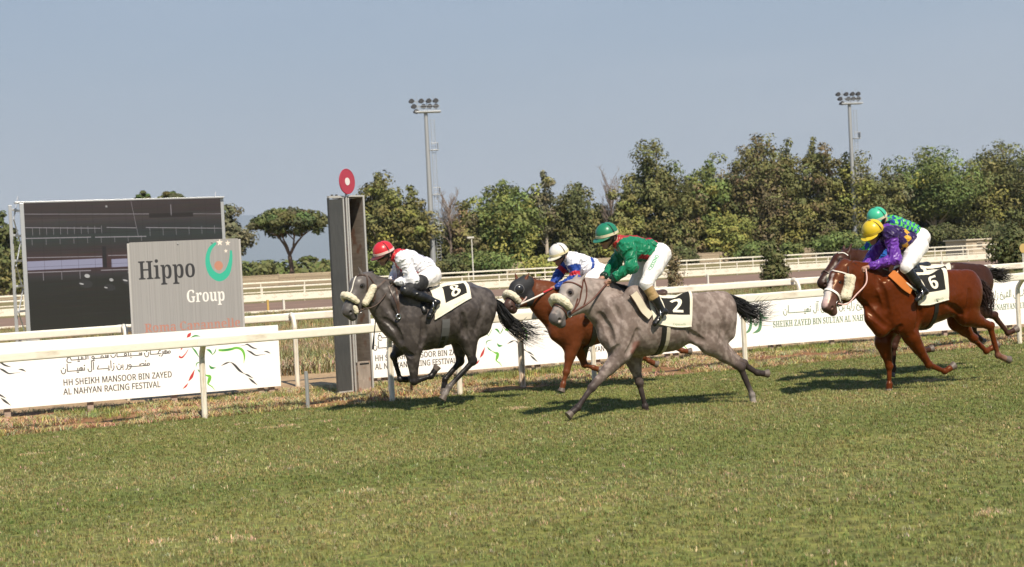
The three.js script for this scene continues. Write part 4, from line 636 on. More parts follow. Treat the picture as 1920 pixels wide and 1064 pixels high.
  const coat = (x, y, z) => { let c = f.blend(x, y, z, .03); c = o.coat ? o.coat(c, x, y, z) : c; const hr = .82 + .36 * fbm(x * 30, y * 55, z * 30, 3); for (const [p, r, k] of marks) { const d = Math.hypot(x - p.x, y - p.y, (z - p.z) * .6); const w = 1 - smooth(r * .75, r * 1.1, d + .012 * (vnoise(x * 40, y * 40, z * 40) - .5)); if (w > 0) c = mixc(c, k, w); } return c.map((q) => q * hr); };
  const body = part('body', f.mesh(.0113, coat), new THREE.MeshPhysicalMaterial({ color: 0xffffff, vertexColors: true, roughness: o.gloss ?? .5, specularIntensity: o.spec ?? .4, specularColor: col(...(o.specC ?? [1, 1, 1])) }), g);
  for (const [a, b, d, c] of hooves) { // a hoof: a sloping horn cup, wider and flat at the sole
    const L = Math.max(.055, a.distanceTo(b) + .012), q = new THREE.LatheGeometry([[.0, L * .02], [.036, .0], [.039, L * .1], [.044, L * .55], [.049, L * .96], [.047, L], [.040, L], [.034, L * .93], [0, L * .9]].map(([r, y]) => new THREE.Vector2(r, y)), 22), v = q.attributes.position; for (let i = 0; i < v.count; i++) { const y = v.getY(i) / L, x = v.getX(i); v.setX(i, x * (x < 0 ? 1 + .22 * y : .92)); } q.computeVertexNormals();
    const h = part('hoof', q, mat(c, .55), g); h.position.copy(a); h.quaternion.setFromUnitVectors(V(0, 1, 0), d); }
  // eyes
  if (o.eye) { const h = rayHit(f, t0, n0, o.eye[0], o.eye[1], 0); const ge = new THREE.SphereGeometry(.026, 16, 12); part('eye', ge, eyeM, g).position.copy(h.p).addScaledVector(h.n, -.012); const mid = H.brow.p, q = h.p.clone().sub(mid), k = q.dot(side); part('eye', ge, eyeM, g).position.copy(h.p).addScaledVector(side, -2 * k); }
  const api = { f, g, J, o, H, ax, side, upv, hit: (x, y, off) => rayHit(f, t0, n0, x, y, off) };
  // a ring round a limb, nose or barrel: from centre c across axis d
  api.ring = (c, d, a0, a1, off, ref) => { const u = ref.clone().addScaledVector(d, -ref.dot(d)).normalize(), w = d.clone().cross(u), N = 28, P = [], Q = []; for (let i = 0; i <= N; i++) { const th = lerp(a0, a1, i / N), e = u.clone().multiplyScalar(Math.cos(th)).addScaledVector(w, Math.sin(th)); let r = .015; while (r < .6 && f.dist(c.x + e.x * r, c.y + e.y * r, c.z + e.z * r) < off) r += .0025; P.push(c.clone().addScaledVector(e, r)); Q.push(e); } return [P, Q]; };
  api.strap = (list, width, M, name, parent = g, thick = .006) => { const hs = list.map(([x, y]) => api.hit(x, y, .003)), P = curve(hs.map((h) => h.p), hs.length * 5), Q = P.map((p) => f.normal(p.x, p.y, p.z)); P.forEach((p, i) => { let d = f.dist(p.x, p.y, p.z); p.addScaledVector(Q[i], .004 - d); }); return part(name, band(P, Q, width, thick), M, parent); };
  api.strapBoth = (list, width, M, name, parent = g) => { const a = api.strap(list, width, M, name, parent); const q = H.brow.p, far = list.map(([x, y]) => { const h = api.hit(x, y, .003), k = h.p.clone().sub(q).dot(side); return h.p.clone().addScaledVector(side, -2 * k); }); const P = curve(far, far.length * 5), Q = P.map((p) => f.normal(p.x, p.y, p.z)); P.forEach((p, i) => { let d = f.dist(p.x, p.y, p.z); p.addScaledVector(Q[i], .004 - d); }); part(name, band(P, Q, width, .006), M, parent); return a; };
  api.fleece = (list, r, name, parent = g, M = wool, both = false) => { const w = new Field({ rough: (x, y, z) => .011 * (fbm(x * 70, y * 70, z * 70, 2) - .5) }); for (let i = 0; i < list.length - 1; i++) w.add(list[i], list[i + 1], Array.isArray(r) ? r[i] : r, Array.isArray(r) ? r[i + 1] : r, { k: .015 }); return part(name, w.mesh(.006), M, parent); };
  // hair
  const hairM = mat(o.hair, .55);
  if (o.tail) { const [dock, ...way] = o.tail.map((q) => J(q[0], q[1], q[2] ?? 0)); const spread = o.tailSpread ?? [.02, .07, .12, .16]; part('tail', hairStrands(null, o.tailN ?? 230, () => { const a = rnd() * 6.28, q = Math.sqrt(rnd()), cut = rr(.62, 1.06), out = [dock.clone().add(V(gauss() * .012, gauss() * .012, gauss() * .02))]; way.forEach((w, i) => { const sp = spread[i + 1] ?? spread.at(-1); const prev = i ? way[i - 1] : dock; const e = prev.clone().lerp(w, i === way.length - 1 ? cut : 1); out.push(e.add(V(Math.cos(a) * q * sp + gauss() * sp * .2, Math.sin(a) * q * sp + gauss() * sp * .22, gauss() * sp * .8))); }); return out; }, { r: .0075, seg: 12 }), hairM, g); }
  if (o.mane) { const pts = curve(o.mane.map((q) => J(q[0], q[1], 0)), 40), fl = o.maneFly ?? V(.16, .03, 0); part('mane', hairStrands(null, o.maneN ?? 150, () => { const p = pts[(rnd() * 40) | 0].clone().add(V(gauss() * .01, -.015, gauss() * .012)), L = rr(.4, 1.1); return [p, p.clone().add(V(fl.x * .35 * L + gauss() * .012, .02 + fl.y * .4 * L, fl.z * .5 * L + gauss() * .02)), p.clone().add(V(fl.x * L + gauss() * .03, fl.y * L + gauss() * .02, fl.z * L + gauss() * .03))]; }, { r: .006, seg: 5 }), o.maneC ? mat(o.maneC, .6) : hairM, g); }
  // saddle cloth: a patch wrapped over the barrel, number print on both sides
  if (o.cloth) {
    const c = o.cloth, bf = J(...c.bf, .26), br = J(...c.br, .28), tf = J(...c.tf, 0), tr = J(...c.tr, 0), yc = T[2][0].y + .04, NU = 26, NV = 34, P = [], U = [], I = [];
    for (let j = 0; j <= NV; j++) for (let i = 0; i <= NU; i++) { const u = i / NU, v = j / NV, vv = v < .5 ? v * 2 : 2 - v * 2, x = lerp(lerp(bf.x, br.x, u), lerp(tf.x, tr.x, u), vv), yb = lerp(bf.y, br.y, u) - (c.round ?? 0) * Math.sin(u * Math.PI), th0 = Math.atan2(yb - yc, .27), th = v < .5 ? lerp(th0, Math.PI / 2, vv) : Math.PI - lerp(th0, Math.PI / 2, vv), dy = Math.sin(th), dz = Math.cos(th), off = .010 + .010 * (1 - vv) * vnoise(u * 7 + 3, v * 9, t0 * 3 + 50); let r = .05; while (r < .7 && f.dist(x, yc + dy * r, dz * r) < off) r += .003; P.push(x, yc + dy * r, dz * r); U.push(v < .5 ? u : 1 - u, vv); }
    for (let j = 0; j < NV; j++) for (let i = 0; i < NU; i++) { const a = j * (NU + 1) + i; I.push(a, a + 1, a + NU + 1, a + 1, a + NU + 2, a + NU + 1); }
    const q = new THREE.BufferGeometry(); q.setAttribute('position', new THREE.Float32BufferAttribute(P, 3)); q.setAttribute('uv', new THREE.Float32BufferAttribute(U, 2)); q.setIndex(I); q.computeVertexNormals();
    const tex = canvasTex(512, 512, (x, w, h) => { x.fillStyle = '#d9d2c0'; x.fillRect(0, 0, w, h); x.fillStyle = '#191816'; const [px0, py0, pw, ph] = c.panel; x.fillRect(px0 * w, py0 * h, pw * w, ph * h); x.save(); x.translate((px0 + pw / 2) * w, (py0 + ph / 2) * h); x.rotate(c.tilt ?? 0); x.scale(c.wide ?? 1, 1); x.fillStyle = '#ded7c4'; x.font = `700 ${c.size ?? 330}px ${c.font ?? 'sans-serif'}`; x.textAlign = 'center'; x.textBaseline = 'middle'; x.fillText(c.no, 0, 6); x.restore(); x.fillStyle = '#7f9a76'; x.font = '700 30px serif'; x.fillText(c.small ?? '', w * .5, h * .965); specks(x, w, h, 40); });
    const cl = part('saddle_cloth', q, mat(0xffffff, .95, { map: tex, side: THREE.DoubleSide }), g); cl.userData.label = 'cream saddle cloth with the number ' + c.no;
    const eb = []; for (let i = 0; i <= NU; i++) eb.push(V(P[i * 3], P[i * 3 + 1], P[i * 3 + 2])); part('cloth_hem', tube(eb, .008, 6), clothEdge, cl);
  }
  // girth straps
  for (const [px, w, M, off] of o.girths ?? []) { const c = J(px, o.torso[2][1], 0), [P, Q] = api.ring(c, V(1, 0, 0), .1, Math.PI - .1, .005, V(0, 0, 1)); part('girth', band(P, Q, w, .008), M, g); }
  if (o.saddle) { const a = J(...o.saddle[0]), b = J(...o.saddle[1]), w = new Field(); w.add(a.clone().add(V(0, -.01, 0)), b.clone().add(V(0, .0, 0)), .05, .042, { sz: 2.0, k: .03 }); w.ball(b.clone().add(V(.03, .012, 0)), .036, { sz: 1.9, k: .03 }); for (const e of [-1, 1]) w.add(a.clone().add(V(.02, -.03, e * .17)), a.clone().add(V(.05, -.24, e * .30)), .06, .035, { k: .04, sz: .5 }); const sd = part('saddle', w.mesh(.012), o.saddleM ?? leatherBlack, g); }
  return api;
}
// bridle: crown and brow straps, cheek straps, noseband, bit rings and reins to the hands
function bridle(h, b) {
  const { H, J, ax, side, upv, g } = h, M = b.M ?? leather;
  const root = h.strapBoth(b.cheek, b.w ?? .016, M, 'cheek_strap'); const brg = root;
  if (b.brow) h.strap(b.brow, b.w ?? .016, b.browM ?? M, 'brow_band');
  if (b.throat) h.strap(b.throat, .014, M, 'throat_strap');
  if (b.nose) { const c = J(b.nose[0], b.nose[1], b.nose[2] ?? .03), [P, Q] = h.ring(c, ax, 0, Math.PI * 2, .004, side); P.pop(); Q.pop(); part('noseband', band(P, Q, b.noseW ?? .016, .006, true), b.noseM ?? M, g); }
  if (b.fleeceNose) { const c = J(...b.fleeceNose), r = b.fleeceR ?? .036, a = b.fleeceArc ?? 1.75, [P] = h.ring(c, ax, -a, a, r * .55, upv); const pts = []; for (let i = 0; i < P.length; i += 4) pts.push(P[i]); h.fleece(pts, pts.map((_, i) => r * (.78 + .22 * Math.sin(Math.PI * i / (pts.length - 1)))), 'fleece_noseband'); }
  for (const c of b.fleeceCheek ?? []) { const pts = c.p.map(([x, y]) => { const q = h.hit(x, y, .01); return q.p.addScaledVector(q.n, c.r * .4); }); h.fleece(pts, c.r, 'fleece_cheek'); const far = pts.map((p) => p.clone().addScaledVector(side, -2 * p.clone().sub(H.brow.p).dot(side))); h.fleece(far, c.r, 'fleece_cheek'); }
  const q = h.hit(...b.bit, .012), ringG = new THREE.TorusGeometry(.034, .005, 8, 22); const r1 = part('bit_ring', ringG, steelM, g); r1.position.copy(q.p); r1.lookAt(q.p.clone().add(q.n)); r1.rotation.set(0, Math.atan2(side.x, side.z), 0); const far = q.p.clone().addScaledVector(side, -2 * q.p.clone().sub(H.nose.p).dot(side)); const r2 = part('bit_ring', ringG, steelM, g); r2.position.copy(far); r2.rotation.copy(r1.rotation);
  const rein = (from, way, hand) => { const c = curve([from, ...way, hand], 24); part('rein', tube(c, b.reinR ?? .008, 6), b.reinM ?? M, g); };
  rein(q.p, (b.way ?? []).map((w) => J(...w)), J(...b.hand)); rein(far, (b.way ?? []).map((w) => { const p = J(...w); p.z = -p.z; return p; }), J(...(b.handFar ?? [b.hand[0] - 4, b.hand[1] - 3, -(b.hand[2] ?? .1)])));
}
// ---------------------------------------------------------------- the five horses
const grey = (light, k0, spk = 0) => (c, x, y, z) => { const a = fbm(x * 24 + y * 9, y * 15, z * 15, 4), d = smooth(.40, .64, a); let r = mixc(c, light, d * k0); const b = fbm(x * 4 + 9, y * 4, z * 4, 3); r = r.map((q) => q * (.87 + .26 * b)); if (spk) { const w = vnoise(x * 60, y * 60, z * 60); if (w > .86) r = mixc(r, [.5, .47, .45], (w - .86) * spk); } return r; };
const bay = (c, x, y, z) => { const b = fbm(x * 5 + 4, y * 5, z * 5, 3); return c.map((q) => q * (.82 + .36 * b)); };
const t8 = onPlane(820, 740, -1.45)[0], t2 = onPlane(1240, 770, -3.8)[0], t6 = onPlane(1730, 720, -4.27)[0], tc = onPlane(1110, 720, -1.0)[0], td = onPlane(1740, 690, -3.1)[0];
const h8 = makeHorse({ n0: -1.45, t0: t8, label: 'leading dark grey horse wearing number 8 with fleece noseband', body: [0.0493, 0.0414, 0.0387], leg: [0.0114, 0.0097, 0.0097], headC: [0.1100, 0.0986, 0.0942], muzzleC: [0.0748, 0.0686, 0.0678], hoof: [.115, .09, .075], hair: [.018, .017, .018], gloss: .37, spec: .55,
  coat: (() => { const q = grey([.115, .098, .091], .6); return (c, x, y, z) => (c[0] < .03 ? c : q(c, x, y, z)); })(),
  torso: [[768, 602, 44], [795, 600, 55], [830, 593, 53], [864, 580, 46], [890, 577, 42]], withers: [752, 540], croup: [872, 530], neck: [[749, 592, 46], [723, 562, 33], [699, 540, 24]],
  head: { skull: [688, 528, 18, 0], brow: [674, 536, 19, .03], nose: [661, 562, 12.5, .07], muzzle: [653, 583, 12.5, .09], chin: [661, 594, 8, .08], jaw: [689, 556, 19, .01] }, eye: [678, 537], ears: [[[679, 517, .05], [671, 500, .06]], [[690, 515, -.03], [703, 508, -.05]]],
  nearFore: { p: [[768, 602], [774, 655], [776, 716], [808, 706], [820, 689]] }, farFore: { p: [[752, 602], [755, 648], [738, 668], [750, 712], [771, 712]] },
  nearHind: { p: [[893, 590], [876, 630], [886, 679], [842, 726], [829, 748]], sock: [.3, .26, .24] }, farHind: { p: [[880, 595], [863, 635], [862, 680], [834, 712], [831, 738]] },
  grooves: [{ p: [[722, 600], [742, 618], [752, 640]], r: .03, depth: .014 }, { p: [[793, 596], [794, 622], [788, 648]], r: .03, depth: .016 }, { p: [[868, 590], [869, 612], [873, 632]], r: .03, depth: .015 }, { p: [[905, 570], [900, 596], [892, 618]], r: .025, depth: .009 }, { p: [[712, 545], [728, 575], [742, 598]], r: .035, depth: .012 }, { p: [[758, 655], [764, 664], [772, 668]], r: .02, depth: .01 }],
  muscle: [[[748, 620], [758, 640], 18, 16, .08, .1, .1], [[782, 560], [776, 640], 22, 20, .05, .19, .18, .5], [[752, 570], [768, 635], 20, 16, .05, .16, .17, .5], [[845, 560], [905, 565], 20, 24, .05, .17, .16, .5], [[900, 570], [902, 612], 26, 20, .05, .15, .15, .6]],
  tail: [[915, 556], [934, 572], [952, 602], [978, 622], [1004, 626]], tailSpread: [.02, .05, .08, .12, .19], mane: [[688, 515], [706, 521], [728, 530], [750, 541]], maneFly: V(.07, .02, .03), maneN: 120,
  cloth: { bf: [812, 598], br: [883, 561], tf: [800, 539], tr: [872, 541], panel: [.30, .26, .60, .50], no: '8', size: 250, tilt: -.1, wide: 1.1, small: 'Capannelle' }, girths: [[818, .10, mat([.10, .10, .10], .8)], [816, .05, leatherBlack]], saddle: [[772, 547], [800, 541]] });
bridle(h8, { cheek: [[687, 517], [688, 535], [690, 560], [676, 580]], brow: [[668, 519], [676, 516], [686, 518]], throat: [[690, 518], [704, 540], [703, 562]], nose: [658, 570, .07], fleeceNose: [658, 564, .07], fleeceR: .042, fleeceCheek: [{ p: [[699, 540], [692, 556], [684, 568]], r: .045 }], bit: [673, 583], hand: [737, 530, .10], way: [[706, 572, .14]] });
h8.strap([[669, 518], [661, 540], [656, 553]], .012, mat([.7, .66, .58], .8), 'face_strap'); h8.fleece([h8.J(665, 577, .14), h8.J(668, 585, .14)], .032, 'fleece_curb');
h8.strap([[722, 526], [704, 545], [700, 566]], .02, leather, 'neck_strap'); h8.strap([[742, 540], [746, 560], [748, 586]], .022, leather, 'martingale'); h8.strap([[728, 536], [742, 565], [748, 588]], .018, leather, 'martingale');
{ const q = h8.hit(747, 594, .02); part('buckle', new THREE.TorusGeometry(.028, .010, 8, 18), steelM, h8.g).position.copy(q.p); }

const h2 = makeHorse({ n0: -3.8, t0: t2, label: 'light rose-grey horse wearing number 2, nearest the camera in the middle', body: [0.1716, 0.1302, 0.1126], leg: [0.0352, 0.0264, 0.0255], headC: [0.2992, 0.2684, 0.2508], muzzleC: [0.0880, 0.0792, 0.0792], hoof: [.115, .09, .075], hair: [.022, .021, .022], maneC: [.12, .11, .11], gloss: .5,
  coat: (() => { const q = grey([.30, .243, .218], .8, 1.8); return (c, x, y, z) => (c[0] < .11 ? c.map((v) => v * (.8 + .5 * fbm(x * 14, y * 14, z * 14, 2))) : q(c, x, y, z)); })(),
  torso: [[1168, 606, 46], [1203, 609, 57], [1250, 608, 50], [1295, 597, 42], [1334, 592, 40]], withers: [1185, 545], croup: [1322, 550], neck: [[1160, 594, 50], [1130, 566, 37], [1100, 546, 25]],
  head: { skull: [1085, 539, 19, 0], brow: [1069, 547, 20, .03], nose: [1053, 576, 14, .08], muzzle: [1043, 597, 13.5, .11], chin: [1052, 607, 8.5, .10], jaw: [1089, 566, 21, .02] }, eye: [1069, 549], ears: [[[1087, 529, .05], [1099, 513, .08]], [[1076, 527, -.05], [1084, 514, -.06]]],
  nearFore: { p: [[1160, 615], [1166, 664], [1110, 727], [1083, 765], [1066, 779]] }, farFore: { p: [[1172, 620], [1186, 668], [1199, 718], [1210, 763], [1213, 777]] },
  nearHind: { p: [[1348, 600], [1332, 645], [1389, 690], [1410, 741], [1413, 758]], sock: [.42, .38, .35], hoof: [.35, .29, .25] }, farHind: { p: [[1345, 605], [1336, 648], [1394, 683], [1420, 700], [1439, 702]] },
  grooves: [{ p: [[1196, 620], [1188, 645], [1176, 664]], r: .032, depth: .018 }, { p: [[1124, 590], [1140, 615], [1148, 640]], r: .035, depth: .013 }, { p: [[1292, 622], [1304, 632], [1318, 640]], r: .03, depth: .014 }, { p: [[1352, 590], [1356, 618], [1350, 640]], r: .028, depth: .010 }, { p: [[1146, 566], [1158, 590], [1160, 618]], r: .035, depth: .010 }, { p: [[1140, 668], [1150, 660], [1160, 650]], r: .02, depth: .008 }],
  marks: [[1200, 650, 13, [.17, .085, .066], .3], [1194, 660, 10, [.17, .085, .066], .28], [1052, 604, 5, [.42, .36, .33], .2], [1069, 549, 8, [.09, .075, .07], .12]],
  muscle: [[[1143, 632], [1158, 652], 20, 18, .08, .08, .09], [[1190, 560], [1172, 645], 24, 22, .05, .19, .18, .5], [[1154, 580], [1166, 645], 22, 18, .05, .16, .17, .5], [[1290, 570], [1350, 572], 20, 26, .05, .17, .16, .5], [[1355, 580], [1362, 622], 28, 20, .05, .15, .15, .6], [[1300, 628], [1326, 640], 16, 18, .05, .17, .17, .5]],
  tail: [[1345, 555], [1368, 560], [1390, 574], [1412, 590], [1438, 584]], tailSpread: [.02, .05, .08, .12, .17], mane: [[1092, 526], [1120, 529], [1150, 536], [1180, 546]], maneFly: V(.07, -.03, .05), maneN: 150,
  cloth: { bf: [1222, 605], br: [1297, 612], tf: [1195, 549], tr: [1284, 556], panel: [.36, .28, .58, .46], no: '2', size: 240, wide: 1.15, small: 'Capannelle', round: .02 }, girths: [[1226, .10, mat([.45, .40, .30], .9)], [1222, .06, leatherBlack]], saddle: [[1204, 552], [1240, 551]], saddleM: leather });
bridle(h2, { cheek: [[1094, 524], [1090, 545], [1086, 565], [1072, 586]], brow: [[1056, 532], [1070, 530], [1086, 536], [1092, 540]], throat: [[1096, 522], [1100, 550], [1094, 574]], nose: [1050, 585, .08], fleeceNose: [1053, 573, .075], fleeceR: .05, bit: [1068, 590], hand: [1141, 529, .1], way: [[1104, 568, .2]], M: mat([.10, .035, .022], .45), reinR: .011 });
h2.strap([[1083, 560], [1078, 576], [1072, 586]], .018, mat([.10, .035, .022], .45), 'cheek_strap');
{ const a = curve([h2.J(1146, 531, .03), h2.J(1166, 537, .05), h2.J(1186, 543, .06), h2.J(1200, 541, .07)], 30); part('mane_lock', hairStrands(null, 90, () => { const i = (rnd() * 18) | 0, j = (v) => v.clone().add(V(gauss() * .012, gauss() * .014, gauss() * .03)); return [j(a[i]), j(a[i + 6]), j(a[Math.min(30, i + 12)]).add(V(.02, .012, 0))]; }, { r: .006, seg: 6 }), mat([.014, .013, .013], .5), h2.g); }
// rolled pad in front of the saddle
{ const P = [], Q = []; for (const [x, y] of [[1187, 551], [1197, 566], [1206, 582], [1219, 594]]) { const q = h2.hit(x, y, .02); P.push(q.p); Q.push(q.n); } part('saddle_pad', band(curve(P, 14), curve(Q, 14), .09, .03), mat([.60, .53, .40], .95), h2.g); part('pad_piping', tube(curve(P.map((p, i) => p.clone().addScaledVector(Q[i], .02).add(V(-.05, -.012, 0))), 14), .009, 6), leather, h2.g); }

const h6 = makeHorse({ n0: -4.27, t0: t6, label: 'glossy red-bay horse wearing number 6 with a white blaze', body: [.090, .0185, .0042], leg: [.096, .022, .006], headC: [0.0880, 0.0246, 0.0097], muzzleC: [0.0968, 0.0528, 0.0440], hoof: [.115, .09, .075], hair: [.030, .012, .009], gloss: .30, spec: .5, specC: [1, .72, .5], coat: bay,
  torso: [[1684, 576, 46], [1715, 566, 52], [1752, 556, 46], [1784, 549, 39], [1803, 549, 38]], withers: [1668, 508], croup: [1795, 508], neck: [[1664, 562, 47], [1632, 534, 35], [1603, 513, 24]],
  head: { skull: [1586, 504, 18, 0], brow: [1573, 522, 19, .04], nose: [1560, 553, 13.5, .10], muzzle: [1553, 574, 13, .13], chin: [1562, 585, 8, .12], jaw: [1592, 545, 20, .02] }, eye: [1575, 530], ears: [[[1588, 497, .06], [1599, 489, .07]], [[1577, 495, -.05], [1586, 485, -.06]]],
  nearFore: { p: [[1692, 600], [1708, 630], [1742, 684], [1772, 697], [1789, 687]] }, farFore: { p: [[1668, 605], [1656, 640], [1668, 687], [1668, 721], [1667, 733]] },
  nearHind: { p: [[1808, 562], [1812, 592], [1857, 612], [1872, 667], [1892, 676]], sock: [.2, .12, .09] }, farHind: { p: [[1800, 565], [1796, 602], [1826, 636], [1850, 659], [1870, 647]] },
  grooves: [{ p: [[1616, 566], [1636, 590], [1660, 612]], r: .035, depth: .016 }, { p: [[1723, 570], [1724, 596], [1718, 618]], r: .03, depth: .014 }, { p: [[1776, 572], [1790, 578], [1802, 588]], r: .03, depth: .013 }, { p: [[1818, 545], [1818, 568], [1812, 590]], r: .026, depth: .010 }, { p: [[1640, 520], [1656, 548], [1664, 580]], r: .035, depth: .011 }, { p: [[1668, 625], [1680, 622], [1690, 612]], r: .024, depth: .012 }],
  muscle: [[[1640, 596], [1652, 615], 20, 18, .09, .07, .08], [[1690, 525], [1704, 600], 24, 22, .05, .19, .18, .5], [[1664, 545], [1690, 605], 22, 18, .05, .16, .17, .5], [[1770, 526], [1815, 532], 20, 26, .05, .17, .16, .5], [[1815, 540], [1818, 578], 26, 20, .05, .15, .15, .6]],
  tail: [[1822, 523], [1838, 532], [1848, 548], [1851, 568], [1855, 586]], tailSpread: [.02, .05, .08, .09, .08], tailN: 170, mane: [[1592, 492], [1612, 497], [1640, 503], [1664, 509]], maneFly: V(.07, -.02, .05), maneN: 110,
  marks: Array.from({ length: 13 }, (_, i) => { const f = i / 12; return [lerp(1563, 1544, f), lerp(511, 571, f), lerp(7.5, 8.5, f), mixc([.60, .53, .50], [.50, .34, .32], smooth(.7, 1, f)), .12 + .05 * f]; }),
  cloth: { bf: [1722, 572], br: [1778, 561], tf: [1674, 510], tr: [1757, 512], panel: [.34, .28, .56, .48], no: '6', size: 240, tilt: .1, small: 'Capannelle', round: .01 }, girths: [[1727, .06, leatherBlack]], saddle: [[1684, 512], [1720, 511]] });
bridle(h6, { cheek: [[1590, 500], [1590, 520], [1588, 545], [1576, 566]], brow: [[1553, 515], [1566, 509], [1580, 512], [1588, 515]], browM: mat([.62, .56, .5], .8), nose: [1560, 553, .1], noseW: .028, noseM: mat([.74, .70, .64], .8), fleeceCheek: [{ p: [[1594, 522], [1592, 540], [1587, 556]], r: .05 }, { p: [[1588, 520], [1585, 540], [1580, 556]], r: .042 }], bit: [1572, 570], hand: [1624, 503, .12], way: [[1588, 571, .2], [1606, 553, .22], [1625, 530, .2]], reinM: mat([.62, .40, .36], .8), reinR: .0085 });
{ const P = [], Q = []; for (const [x, y] of [[1672, 513], [1684, 524], [1696, 536], [1708, 545]]) { const q = h6.hit(x, y, .012); P.push(q.p); Q.push(q.n); } part('saddle_pad', band(curve(P, 14), curve(Q, 14), .10, .02), mat([.55, .16, .025], .8), h6.g); part('pad_piping', tube(curve(P.map((p, i) => p.clone().addScaledVector(Q[i], .02).add(V(.06, .0, 0))), 14), .012, 6), clothEdge, h6.g); }

const hc = makeHorse({ n0: -1.0, t0: tc, label: 'chestnut horse in a black blinker hood, half hidden behind the light grey', body: [0.1188, 0.0334, 0.0114], leg: [0.1232, 0.0370, 0.0141], headC: [0.1144, 0.0352, 0.0141], muzzleC: [0.0616, 0.0396, 0.0352], hoof: [.115, .09, .075], hair: [.12, .045, .02], gloss: .42, coat: bay,
  torso: [[1070, 602, 40], [1100, 600, 47], [1140, 598, 44], [1180, 594, 39], [1212, 591, 35]], withers: [1086, 552], croup: [1200, 555], neck: [[1058, 592, 43], [1026, 564, 32], [1000, 546, 22]],
  head: { skull: [986, 534, 16, 0], brow: [973, 543, 17, .03], nose: [962, 563, 12, .07], muzzle: [955, 574, 11.5, .09], chin: [962, 581, 7.5, .08], jaw: [988, 557, 18, .02] }, eye: [972, 543], ears: [[[985, 526, .06], [992, 512, .07]], [[970, 526, -.05], [966, 513, -.06]]],
  nearFore: { p: [[1068, 610], [1074, 645], [1062, 698], [1056, 721], [1053, 731]] }, farFore: { p: [[1080, 610], [1084, 645], [1096, 684], [1113, 690], [1124, 694]] },
  nearHind: { p: [[1210, 598], [1196, 632], [1204, 670], [1217, 677], [1231, 684]] }, farHind: { p: [[1220, 600], [1226, 632], [1262, 650], [1279, 658], [1294, 660]] },
  muscle: [[[1050, 622], [1068, 640], 22, 18, .05, .08, .09], [[1050, 580], [1074, 630], 20, 16, .04, .17, .18, .5]],
  tail: [[1236, 566], [1246, 572], [1256, 590], [1262, 612]], tailN: 80, mane: [[992, 524], [1012, 531], [1040, 543], [1076, 553]], maneFly: V(.08, .05, -.02), maneN: 150, girths: [[1098, .08, leatherBlack]], saddle: [[1100, 553], [1130, 554]],
  cloth: { bf: [1110, 600], br: [1170, 600], tf: [1100, 553], tr: [1165, 556], panel: [.34, .28, .56, .48], no: '', small: '' } });
{ // black blinker hood with a cup round the eye
  const w = new Field(), { H } = hc; w.add(H.skull.p, H.brow.p, H.skull.r + .010, H.brow.r + .010, { sz: .84, k: .03 }); w.add(H.brow.p, H.brow.p.clone().lerp(H.nose.p, .42), H.brow.r + .007, H.nose.r + .018, { sz: .84, k: .02 }); w.add(H.jaw.p, H.jaw.p.clone().lerp(H.nose.p, .22), H.jaw.r + .008, H.jaw.r * .82, { sz: .72, k: .03 });
  const hood = part('blinker_hood', w.mesh(.0085), mat([.016, .016, .018], .7), hc.g); const q = rayHit(w, tc, -1.0, 974, 543, .004);
  const cup = part('eye_cup', new THREE.SphereGeometry(.06, 24, 12, 0, Math.PI * 2, 0, 1.45).rotateX(Math.PI / 2).scale(1, 1, .62), mat([.02, .02, .022], .25), hood); cup.position.copy(q.p).addScaledVector(q.n, -.012); cup.lookAt(0, 0, 0); cup.rotation.set(0, Math.atan2(q.n.x, q.n.z), 0);
  part('cup_rim', new THREE.TorusGeometry(.06, .008, 8, 28), mat([.12, .12, .125], .5), cup); }
bridle(hc, { cheek: [[990, 530], [990, 545], [985, 560], [972, 572]], nose: [960, 568, .07], fleeceNose: [962, 563, .07], fleeceR: .044, bit: [971, 573], hand: [1036, 542, .1], way: [[1000, 560, .17]], reinM: mat([.68, .62, .57], .8), reinR: .012, M: mat([.55, .4, .37], .7) });
{ const q = hc.J(1019, 549, .15), e = hc.J(1036, 541, .12); part('rein_grip', tube([q, q.clone().lerp(e, .5), e], .0145, 8), mat([.42, .02, .025], .7), hc.g); }

